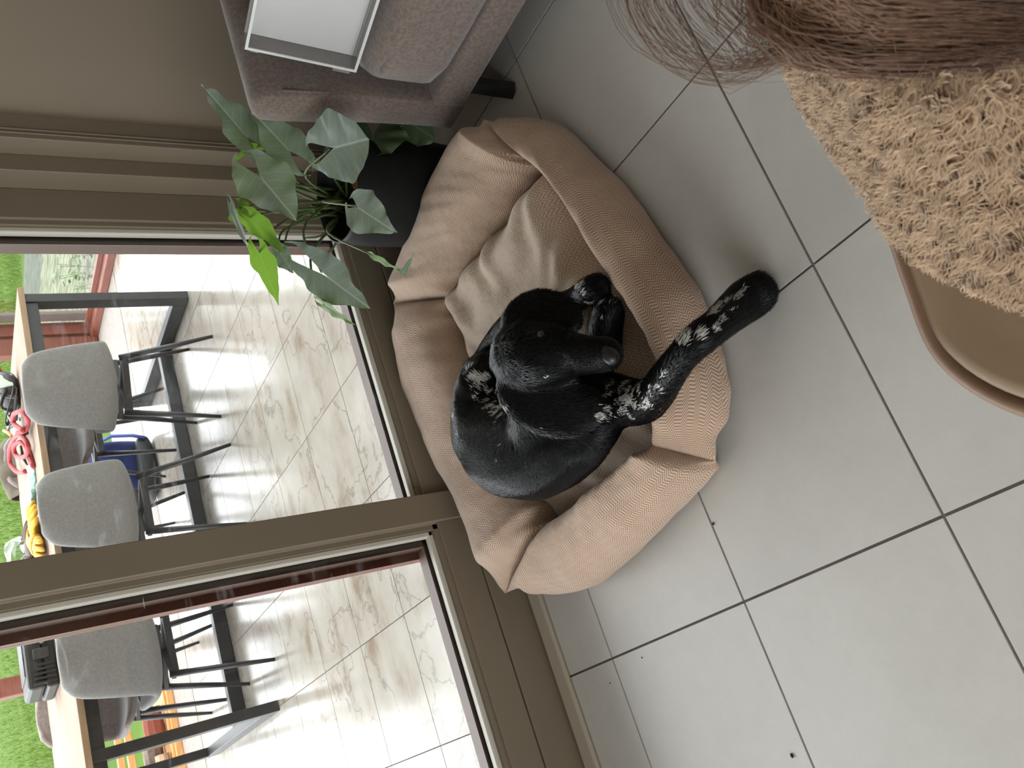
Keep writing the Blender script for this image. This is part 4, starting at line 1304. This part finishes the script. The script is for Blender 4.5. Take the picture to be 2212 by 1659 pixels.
CH = {}
CH['torso'] = [(g(1262, 905, 0.215), 0.075), (g(1215, 935, 0.215), 0.096), (g(1150, 965, 0.205), 0.112), (g(1090, 955, 0.20), 0.110), (g(1062, 905, 0.195), 0.092), (g(1052, 862, 0.20), 0.078), (g(1062, 822, 0.195), 0.070)]
CH['belly'] = [(g(1200, 920, 0.16), 0.075), (g(1120, 930, 0.15), 0.09), (g(1085, 880, 0.15), 0.08)]
CH['hind'] = [(g(1060, 830, 0.16), 0.066), (g(1085, 775, 0.14), 0.062), (g(1118, 712, 0.14), 0.047), (g(1165, 686, 0.145), 0.036), (g(1215, 662, 0.148), 0.029), (g(1250, 642, 0.14), 0.025), (g(1272, 628, 0.137), 0.028), (g(1286, 622, 0.132), 0.029)]
CH['hind_low'] = [(g(1285, 815, 0.125), 0.042), (g(1298, 765, 0.12), 0.040), (g(1306, 715, 0.125), 0.037), (g(1312, 682, 0.126), 0.034)]
CH['neck'] = [(g(1190, 930, 0.23), 0.085), (g(1185, 880, 0.255), 0.078), (g(1170, 830, 0.285), 0.072), (g(1160, 790, 0.305), 0.066)]
CH['head'] = [(g(1128, 772, 0.325), 0.062), (g(1150, 768, 0.33), 0.069), (g(1188, 767, 0.32), 0.060), (g(1225, 766, 0.30), 0.044), (g(1262, 766, 0.285), 0.036), (g(1298, 766, 0.272), 0.033), (g(1310, 766, 0.268), 0.031)]
CH['brow_a'] = [(g(1160, 735, 0.345), 0.026), (g(1180, 738, 0.338), 0.02)]
CH['brow_b'] = [(g(1163, 800, 0.345), 0.026), (g(1183, 796, 0.338), 0.02)]
CH['chest'] = [(g(1215, 880, 0.215), 0.085), (g(1275, 872, 0.18), 0.07), (g(1325, 868, 0.155), 0.055), (g(1360, 868, 0.15), 0.044)]
CH['fore'] = [(g(1335, 866, 0.165), 0.050), (g(1385, 868, 0.172), 0.041), (g(1415, 850, 0.19), 0.034), (g(1440, 815, 0.205), 0.030), (g(1475, 768, 0.212), 0.027), (g(1508, 735, 0.20), 0.029),
              (g(1545, 706, 0.155), 0.029), (g(1585, 672, 0.085), 0.034), (g(1612, 650, 0.048), 0.038), (g(1632, 636, 0.036), 0.037)]
CH['tail'] = [(g(1035, 850, 0.24), 0.03), (g(1012, 835, 0.25), 0.022), (g(1012, 800, 0.235), 0.018), (g(1040, 775, 0.22), 0.012)]
balls = []
for k, c in CH.items():
    balls += chain(c, 0.16)
vdown = ray(1150, 768); vdown = vdown / np.linalg.norm(vdown)


def flat_chain(pts, nrm, fac):
    return [(c, r_, (nrm, fac)) for c, r_, _ in chain(pts, 0.3)]


ear_a = [(g(1120, 722, 0.335), 0.030), (g(1130, 700, 0.315), 0.044), (g(1160, 680, 0.285), 0.050), (g(1200, 682, 0.255), 0.045), (g(1222, 690, 0.235), 0.030)]
ear_b = [(g(1112, 812, 0.36), 0.030), (g(1122, 842, 0.35), 0.045), (g(1165, 872, 0.33), 0.055), (g(1225, 886, 0.30), 0.054), (g(1268, 886, 0.275), 0.038)]
for e_, sgn in ((ear_a, -1), (ear_b, 1)):
    balls += flat_chain(e_, (-vdown + np.array([0.0, 0.0, 0.2])), 0.42)
# toes
for (x, y, z, rr) in ((1636, 608, 0.028, 0.019), (1649, 622, 0.026, 0.02), (1652, 642, 0.026, 0.02), (1641, 660, 0.026, 0.018),
                      (1288, 606, 0.133, 0.014), (1300, 615, 0.13, 0.015), (1302, 630, 0.13, 0.015), (1293, 643, 0.13, 0.013),
                      (1300, 660, 0.125, 0.014), (1314, 657, 0.124, 0.015), (1328, 663, 0.124, 0.015), (1336, 676, 0.124, 0.013)):
    balls.append((np.array(g(x, y, z)), rr, None))
dog_me = skin('dog', balls, 0.006, 7)
coat = pmat('black_dog_coat', (0.005, 0.005, 0.0053), 0.40, (0.007, 0.007, 0.0075), scale=40, spec=0.05)
dog = link('dog', dog_me, coat)
tag(dog, 'black dog with white ticking curled in the tan bed', 'dog')

# fur ribbons that lie along the body
axp = []; axd = []
for k, c in CH.items():
    q = [np.array(a) for a, _ in c]
    dd = spline(q, 24)
    for i in range(23):
        v = dd[i + 1] - dd[i]; axp.append(dd[i]); axd.append(v / np.linalg.norm(v))
for k in ('torso',):
    pass
for e_ in (ear_a, ear_b):
    dd = spline([np.array(a) for a, _ in e_], 16)
    for i in range(15):
        v = dd[i + 1] - dd[i]; axp.append(dd[i]); axd.append(v / np.linalg.norm(v))
# head fur runs from the nose backwards
off = 0
kd = KDTree(len(axp))
for i, p in enumerate(axp): kd.insert(Vector(p), i)
kd.balance()
hd0 = sum(23 for k in list(CH)[:list(CH).index('head')])
NF = 130000
P, Nn = sample_surface(dog_me, NF)
near = np.array([kd.find(Vector(p))[1] for p in P])
headm = (near >= hd0) & (near < hd0 + 23)
AX = np.array(axd)
nk0 = 23 * list(CH).index('neck')
AX[hd0:hd0 + 23] *= -1; AX[nk0:nk0 + 23] *= -1          # fur runs from the nose back over the neck
D = np.zeros_like(P)
for i in range(NF):
    for co_, j, ds in kd.find_n(Vector(P[i]), 10):
        D[i] += AX[j] / (ds + 0.01) ** 2
D /= np.linalg.norm(D, axis=1)[:, None] + 1e-9
D += rng.normal(0, 0.22, D.shape)
D -= Nn * (np.sum(D * Nn, 1))[:, None]
D /= np.linalg.norm(D, axis=1)[:, None] + 1e-9
D = D * 0.99 + Nn * 0.09
D /= np.linalg.norm(D, axis=1)[:, None]
uvp = px_of(P)


def bl(cx, cy, rx, ry, rot=0.0):
    a = math.radians(rot); dx, dy = uvp[:, 0] - cx, uvp[:, 1] - cy
    u = (dx * math.cos(a) + dy * math.sin(a)) / rx; v = (-dx * math.sin(a) + dy * math.cos(a)) / ry
    return np.clip(1.15 - np.sqrt(u * u + v * v), 0, 1)


nz = np.array([mnoise.noise(Vector(p) * 62) for p in P]); nz2 = np.array([mnoise.noise(Vector(p) * 150 + Vector((9, 3, 1))) for p in P])
tick = np.zeros(NF)
# (centre x, y, radius x, y, tilt, strength)
for cx_, cy_, rx_, ry_, ro, stg in ((1040, 822, 30, 15, 0, 1.5), (1048, 850, 42, 30, 30, 0.8), (1070, 880, 38, 26, 40, 0.7), (1100, 900, 34, 14, 25, 0.35),
                                    (1350, 860, 75, 62, 20, 0.72), (1320, 890, 80, 22, -15, 0.8), (1388, 880, 40, 16, 10, 0.7), (1270, 915, 26, 10, -40, 0.45),
                                    (1472, 736, 15, 26, 35, 1.5), (1506, 724, 13, 28, 20, 1.4), (1545, 668, 60, 8, -38, 1.1), (1560, 690, 42, 9, -40, 0.7), (1590, 640, 22, 7, -50, 1.1), (1426, 815, 6, 22, 25, 1.0), (1415, 842, 9, 9, 0, 1.2), (1540, 715, 18, 10, 0, 0.7),
                                    (1248, 618, 18, 6, -40, 1.6), (1255, 634, 6, 6, 0, 1.6), (1270, 655, 14, 5, 0, 1.2),
                                    (1292, 660, 12, 6, -50, 1.1), (1318, 662, 16, 6, 10, 0.9), (1320, 700, 30, 45, 0, 0.42), (1343, 735, 9, 40, 5, 0.9),
                                    (1345, 760, 10, 40, 20, 0.5), (980, 905, 4, 12, 5, 1.2), (993, 945, 5, 16, -30, 0.8), (1012, 800, 6, 34, 30, 0.8), (1085, 960, 5, 30, 20, 0.25), (1165, 920, 20, 8, 20, 0.3)):
    tick = np.maximum(tick, bl(cx_, cy_, rx_, ry_, ro) * stg)
prob = np.clip((tick * 1.15 + nz * 0.75 + nz2 * 0.35 - 0.55) * 3.0, 0, 1) * (tick > 0.02)
hi = (Nn[:, 2] > -0.2)
white = (rng.random(NF) < prob) & hi
cb = np.where(white[:, None], rng.normal(0.58, 0.08, (NF, 1)) * np.array([[1, 0.97, 0.92]]), np.abs(rng.normal(0.006, 0.002, (NF, 1))) * np.array([[1, 1, 1.06]]))
cb = np.clip(cb, 0.002, 0.9)
ln_ = rng.uniform(0.011, 0.020, NF)
ln_[headm] *= 0.55
leg_edge = (uvp[:, 0] > 1560)
ln_[leg_edge] *= 1.05
fm = fur_mesh('fur', P, D, Nn, ln_, rng.uniform(0.0006, 0.0010, NF) * np.where(white, 1.25, 1.0), ln_ * 0.05, cb)
fo = link('fur', fm, attr_mat('dog_fur', 0.36, 0.16), dog)
tag(fo, 'short black coat ticked with white', kind='stuff')
# eyes and nose
eyem = pmat('dark_wet_eye', (0.012, 0.008, 0.006), 0.06, coat=1.0)
def on_dog(x, y, out=0.0):
    """the skin point of the dog under photograph pixel (x, y)"""
    o_ = Vector(CAMP); d_ = Vector(ray(x, y)).normalized()
    ok, loc, nor, _ = dog.ray_cast(o_, d_)
    return (loc + nor * out, nor) if ok else (Vector(g(x, y, 0.3)), Vector((0, 0, 1)))


bpy.context.view_layer.update()
for (x, y) in ((1167, 722), (1181, 812)):
    p, n_ = on_dog(x, y, -0.0045)
    MB().add(*[(e.v, e.f) for e in [ellipsoid(p, 0.0085, 0.0085, 0.0085, 10, 14)]][0]).obj('eye', eyem, dog, smooth=True)
p, n_ = on_dog(1318, 768, -0.008)
ns = ellipsoid(p, 0.021, 0.014, 0.015, 10, 16, 0.85, rot=0.35)
ns.obj('nose', pmat('black_wet_nose', (0.010, 0.010, 0.011), 0.3, bump=0.5, bscale=500, bdist=0.001), dog, smooth=True)

# ------------------------------------------------------------------ upholstered stool and the person on it
SZ = 0.475
st = empty('upholstered_stool', (0.42, 0.18, 0)); tag(st, 'tan upholstered stool with a piped rim under the seated person', 'stool')
outl = closed_spline([(0.47, 0.375), (0.36, 0.395), (0.265, 0.415), (0.185, 0.422), (0.112, 0.378), (0.06, 0.29), (0.04, 0.15), (0.08, 0.0), (0.22, -0.10), (0.42, -0.12), (0.62, -0.09), (0.74, 0.03), (0.77, 0.2), (0.70, 0.32), (0.59, 0.36)], 96)
ctr = np.array([0.42, 0.18])
tan = pmat('tan_leather', (0.36, 0.255, 0.165), 0.42, (0.31, 0.215, 0.135), scale=5, bump=0.15, bscale=250, bdist=0.001)
pipe = pmat('brown_piping', (0.20, 0.115, 0.068), 0.5)
pad = MB()
ringsz = [(1.0, SZ - 0.05), (1.0, SZ - 0.012), (0.985, SZ - 0.002), (0.955, SZ - 0.004), (0.9, SZ - 0.012), (0.75, SZ - 0.022), (0.5, SZ - 0.028), (0.2, SZ - 0.03), (0.001, SZ - 0.03)]
v = [(ctr[0] + (q[0] - ctr[0]) * s_, ctr[1] + (q[1] - ctr[1]) * s_, z_) for s_, z_ in ringsz for q in outl]
f_ = [(i * 96 + k, i * 96 + (k + 1) % 96, (i + 1) * 96 + (k + 1) % 96, (i + 1) * 96 + k) for i in range(len(ringsz) - 1) for k in range(96)]
f_.append(tuple(range(95, -1, -1)))
pad.add(v, f_)
pado = pad.obj('seat_pad', tan, st, smooth=True)
MB().tube([(ctr[0] + (q[0] - ctr[0]) * 1.012, ctr[1] + (q[1] - ctr[1]) * 1.012, SZ - 0.008) for q in outl], 0.0085, 10, closed=True).obj('piping', pipe, pado, smooth=True)
MB().add([(ctr[0] + (q[0] - ctr[0]) * 1.004, ctr[1] + (q[1] - ctr[1]) * 1.004, z_) for z_ in (SZ - 0.055, SZ - 0.016) for q in outl],
         [(k, (k + 1) % 96, 96 + (k + 1) % 96, 96 + k) for k in range(96)]).obj('seat_band', tan, st, smooth=True)
for (x, y) in ((0.24, 0.02), (0.60, 0.0), (0.60, 0.34), (0.26, 0.32)):
    MB().tube([(x, y, SZ - 0.05), (ctr[0] + (x - ctr[0]) * 1.25, ctr[1] + (y - ctr[1]) * 1.25, 0.0)], [0.02, 0.013], 10).obj('leg', M['blackmetal'], st, smooth=True)

# person: seated, leaning towards the sofa, fleece jacket over the seat
PB = []
PB += chain([((0.40, 0.15, 0.565), 0.105), ((0.45, 0.15, 0.62), 0.115), ((0.54, 0.14, 0.74), 0.115), ((0.64, 0.14, 0.88), 0.12), ((0.70, 0.14, 0.97), 0.085), ((0.73, 0.14, 1.05), 0.055)], 0.3)
PB += chain([((0.76, 0.14, 1.10), 0.07), ((0.79, 0.14, 1.16), 0.092), ((0.80, 0.14, 1.20), 0.088)], 0.3)
PB.append((np.array((0.885, 0.14, 1.155)), 0.016, None))
PB += chain([((0.86, 0.14, 1.13), 0.04), ((0.85, 0.14, 1.10), 0.04)], 0.4)
for s in (-1, 1):
    PB += chain([((0.42, 0.15 + 0.09 * s, 0.56), 0.085), ((0.62, 0.15 + 0.11 * s, 0.565), 0.075), ((0.86, 0.15 + 0.12 * s, 0.55), 0.06), ((0.89, 0.15 + 0.12 * s, 0.32), 0.05), ((0.88, 0.15 + 0.12 * s, 0.07), 0.036), ((0.96, 0.15 + 0.13 * s, 0.045), 0.036), ((1.03, 0.15 + 0.135 * s, 0.035), 0.03)], 0.3)
    PB += chain([((0.67, 0.14 + 0.13 * s, 0.93), 0.062), ((0.72, 0.14 + 0.16 * s, 0.87), 0.052), ((0.80, 0.14 + 0.17 * s, 0.73), 0.045), ((0.89, 0.14 + 0.13 * s, 0.66), 0.036), ((0.955, 0.14 + 0.09 * s, 0.635), 0.028)], 0.3)
    # hand: palm, four fingers, thumb
    hx, hy, hz = 0.97, 0.14 + 0.09 * s, 0.632
    PB += chain([((hx, hy, hz), 0.026), ((hx + 0.035, hy - 0.005 * s, hz - 0.004), 0.027)], 0.4)
    for k in range(4):
        yy = hy + (0.024 - 0.016 * k) * s
        PB += chain([((hx + 0.05, yy, hz), 0.0095), ((hx + 0.085 + 0.004 * (k in (1, 2)), yy, hz - 0.006), 0.009), ((hx + 0.10 + 0.006 * (k in (1, 2)), yy, hz - 0.03), 0.008)], 0.5)
    PB += chain([((hx + 0.01, hy - 0.02 * s, hz + 0.004), 0.011), ((hx + 0.035, hy - 0.045 * s, hz), 0.010), ((hx + 0.06, hy - 0.05 * s, hz - 0.01), 0.0085)], 0.5)
    PB.append((np.array((0.80, 0.14 + 0.088 * s, 1.155)), 0.018, None))
pm = skin('person', PB, 0.008, 4)
skinm = pmat('skin_tone', (0.55, 0.34, 0.25), 0.5)
trous = pmat('dark_trousers', (0.03, 0.032, 0.04), 0.85)
person = link('person', pm, [skinm, trous])
tag(person, 'seated person in a curly tan fleece with long brown hair', 'person')
mi = []
for p_ in pm.polygons:
    c = p_.center
    mi.append(1 if (c.z < 0.64 and c.x > 0.3 and c.z > 0.0 and not (c.x > 0.9 and c.z > 0.58)) else 0)
pm.polygons.foreach_set('material_index', mi)
for s in (-1, 1):
    ellipsoid((0.872, 0.14 + 0.035 * s, 1.17), 0.011, 0.011, 0.011, 8, 12).obj('eye', eyem, person, smooth=True)
MB().tube([(0.892, 0.115, 1.118), (0.897, 0.14, 1.116), (0.892, 0.165, 1.118)], [0.003, 0.006, 0.003], 6).obj('lips', pmat('lip_tone', (0.45, 0.18, 0.15), 0.45), person, smooth=True)
JB = []
JB += chain([((0.42, 0.16, 0.565), 0.135), ((0.46, 0.155, 0.66), 0.14), ((0.55, 0.15, 0.77), 0.145), ((0.645, 0.145, 0.88), 0.15), ((0.69, 0.14, 0.955), 0.105)], 0.25)
hem = [(0.64, 0.30), (0.565, 0.355), (0.495, 0.392), (0.42, 0.392), (0.345, 0.383), (0.275, 0.378), (0.205, 0.338), (0.155, 0.28), (0.16, 0.15), (0.19, 0.06), (0.27, 0.0), (0.40, -0.04), (0.52, -0.03)]
for (x, y) in closed_spline(hem, 48)[:44]:
    for u in (0, 0.18, 0.38, 0.6, 0.8):
        z_ = SZ + 0.022 + 0.13 * u
        cx_, cy_ = x + (0.43 - x) * (0.10 + 0.62 * u), y + (0.16 - y) * (0.10 + 0.62 * u)
        JB.append((np.array((cx_, cy_, z_)), 0.034 + 0.03 * u, None))
for s in (-1, 1):
    JB += chain([((0.66, 0.14 + 0.12 * s, 0.93), 0.085), ((0.72, 0.14 + 0.16 * s, 0.87), 0.075), ((0.80, 0.14 + 0.17 * s, 0.73), 0.066), ((0.89, 0.14 + 0.13 * s, 0.66), 0.054), ((0.935, 0.14 + 0.10 * s, 0.64), 0.047)], 0.3)
jm = skin('fleece_jacket', JB, 0.009, 6)
flc = pmat('tan_fleece_back', (0.27, 0.165, 0.095), 1.0, (0.20, 0.115, 0.062), scale=30)
jac = link('fleece_jacket', jm, flc, person)
tag(jac, 'curly tan fleece jacket')
# curled pile tufts
P, Nn = sample_surface(jm, 190000)
uvp = px_of(P)
inf = (uvp[:, 0] > 1200) & (uvp[:, 0] < 2400) & (uvp[:, 1] > -250) & (uvp[:, 1] < 900)
keep = np.concatenate([np.nonzero(inf)[0][:80000], np.nonzero(~inf)[0][:22000]])
P, Nn = P[keep], Nn[keep]; NT = len(P)
tn = rng.normal(0, 1, P.shape); tn -= Nn * np.sum(tn * Nn, 1)[:, None]; tn /= np.linalg.norm(tn, axis=1)[:, None]
bn = np.cross(Nn, tn)
# neighbouring tufts curl together: the phase follows a slow noise
phn = np.array([mnoise.noise(Vector(p) * 70) for p in P])
hgt = rng.uniform(0.009, 0.016, NT); cr_ = rng.uniform(0.0028, 0.0055, NT); ph = phn * 9 + rng.normal(0, 0.45, NT); sg = np.where(phn > 0, 1, -1)
fx = np.array([0.0, 0.35, -0.94]); tn = fx[None] - Nn * (Nn @ fx)[:, None]; tn /= np.linalg.norm(tn, axis=1)[:, None] + 1e-9; bn = np.cross(Nn, tn)
K = 6
rings = []
for i in range(K):
    u = i / (K - 1)
    a = ph + sg * u * 3.8
    c = P - Nn * 0.004 + Nn * (hgt * (u ** 0.7))[:, None] + tn * (cr_ * (np.cos(a) - np.cos(ph)) + 0.006 * u)[:, None] + bn * (cr_ * (np.sin(a) - np.sin(ph)))[:, None]
    rings.append(c)
rings = np.stack(rings, 1)
rad = np.array([0.0007, 0.0009, 0.0009, 0.0008, 0.0006, 0.0002])
V = []
for i in range(K):
    t_ = rings[:, min(i + 1, K - 1)] - rings[:, max(i - 1, 0)]; t_ /= np.linalg.norm(t_, axis=1)[:, None] + 1e-9
    a = np.cross(t_, Nn); a /= np.linalg.norm(a, axis=1)[:, None] + 1e-9
    b = np.cross(t_, a)
    for k in range(2):
        V.append(rings[:, i] + (a * (1 - 2 * k) * 0.9 + b * 0.3) * rad[i])
V = np.stack(V, 1)
fq = []
for i in range(K - 1):
    fq.append([i * 2, i * 2 + 1, i * 2 + 3, i * 2 + 2])
fq = np.array(fq)
FQ = (np.arange(NT)[:, None, None] * (K * 2) + fq[None]).reshape(-1, 4)
me = bpy.data.meshes.new('fleece_pile')
me.vertices.add(NT * K * 2); me.vertices.foreach_set('co', V.reshape(-1))
me.loops.add(len(FQ) * 4); me.polygons.add(len(FQ))
me.loops.foreach_set('vertex_index', FQ.ravel().astype(np.int32)); me.polygons.foreach_set('loop_start', (np.arange(len(FQ)) * 4).astype(np.int32))
me.update(calc_edges=True)
at = me.color_attributes.new('fur_colour', 'FLOAT_COLOR', 'POINT')
tint = np.clip(rng.normal(1.0, 0.13, (NT, 1)), 0.6, 1.4) * np.array([[0.42, 0.285, 0.18]])
at.data.foreach_set('color', np.repeat(np.concatenate([tint, np.ones((NT, 1))], 1), K * 2, axis=0).ravel())
me.polygons.foreach_set('use_smooth', [True] * len(FQ))
fp = link('fleece_pile', me, attr_mat('fleece_pile', 0.9, 0.2, 0.3), jac)
tag(fp, 'curly tan fleece pile', kind='stuff')

# long hair: strands fall from the head over the back, a few stray wisps swing clear
hair = MB(); wis = MB()
hairm = pmat('brown_hair', (0.11, 0.052, 0.027), 0.45, (0.19, 0.098, 0.055), scale=5, detail=3)
HEAD = Vector((0.80, 0.14, 1.17))


def strand(mb, P_, r_):
    q = spline(P_, 18)
    mb.tube(q, [r_ * (1 - 0.75 * (i / 17) ** 3) for i in range(18)], 4, caps=False)


def clear(x, y, t, gap=0.008):
    """point at pixel (x, y), kept in front of the jacket"""
    d_ = Vector(ray(x, y)); L_ = d_.length
    ok, loc, nor, _ = jac.ray_cast(Vector(CAMP) - Vector(jac.location), d_.normalized())
    if ok:
        hit = (loc + Vector(jac.location) - Vector(CAMP)).length / L_
        t = min(t, hit - gap - random.uniform(0, 0.012))
    return W(x, y, t=t)


bpy.context.view_layer.update()


def head_root(a):
    return HEAD + Vector((-0.04 + 0.05 * math.cos(a), 0.075 * math.sin(a) + 0.0, 0.075))


for k in range(1700):                      # the mass, lying on the jacket's back
    a = random.uniform(-2.6, 2.6)
    h0 = head_root(a)
    yy = random.uniform(-150, 150)
    e0 = W(1560 + random.gauss(0, 60), -330 + random.gauss(0, 60), t=0.62 + random.uniform(-.02, .03))
    e1 = clear(1730 + random.gauss(0, 45), yy * 0.9 - 35, 0.64 + random.uniform(-.025, .02))
    e2 = clear(1930 + random.gauss(0, 45), yy + 5 + random.gauss(0, 14), 0.64)
    e3 = clear(2230 + random.gauss(0, 110), yy * 0.8 - 5 + random.gauss(0, 24), 0.62)
    strand(hair, [h0, h0.lerp(e0, 0.5) + Vector((0, 0.03, 0.02)), e0, e1, e2, e3], random.uniform(0.0004, 0.0008))
for k in range(170):                       # loose strands swinging out over the floor side
    u = random.random() ** 1.3
    h0 = head_root(random.uniform(0.4, 2.4))
    x0 = 1320 + 330 * u + random.gauss(0, 26); yb = 165 - 60 * u + random.gauss(0, 16)
    tt = 0.70 + random.uniform(-.03, .03)
    e0 = W(x0 - 25, -280, t=tt - 0.02); e1 = W(x0 + 12, -20 + random.gauss(0, 10), t=tt)
    e2 = W(x0 + 90 + 30 * u, yb * 0.72, t=tt - 0.01); e3 = W(1560 + 120 * u + random.gauss(0, 18), yb, t=tt - 0.03)
    e4 = clear(1750 + random.gauss(0, 30), 100 + random.gauss(0, 28), 0.66)
    strand(wis, [h0, h0.lerp(e0, 0.5) + Vector((0, 0.03, 0.0)), e0, e1, e2, e3, e4], random.uniform(0.00018, 0.00036))
hair.obj('hair', hairm, person, smooth=True)
wis.obj('loose_hair', hairm, person, smooth=True)
# hair on the head itself
hc = skin('hair_cap', chain([((0.765, 0.14, 1.13), 0.085), ((0.78, 0.14, 1.19), 0.1), ((0.79, 0.14, 1.215), 0.098)], 0.3), 0.008, 4)
link('hair_cap', hc, hairm, person)

# ------------------------------------------------------------------ crumbs on the floor
crm = pmat('dark_crumb', (0.02, 0.017, 0.015), 0.9)
for k, (x, y, s_, lab) in enumerate(((1541, 1131, 0.0026, 'round dark crumb on the joint beside the bed corner'), (1711, 1632, 0.003, 'long dark crumb low on the left tile'),
                                     (1386, 1421, 0.0016, 'tiny crumb near the tile corner'), (1317, 1476, 0.0016, 'tiny crumb beside the threshold strip'))):
    p = W(x, y, z=0.0015)
    e = ellipsoid((p.x, p.y, s_ * 0.7), s_ * (1.6 if k == 1 else 1), s_, s_ * 0.7, 7, 9)
    crumple(e, s_ * 0.4, 300)
    tag(e.obj('crumb', crm, smooth=True), lab, 'crumb', 'crumbs on the tiles')
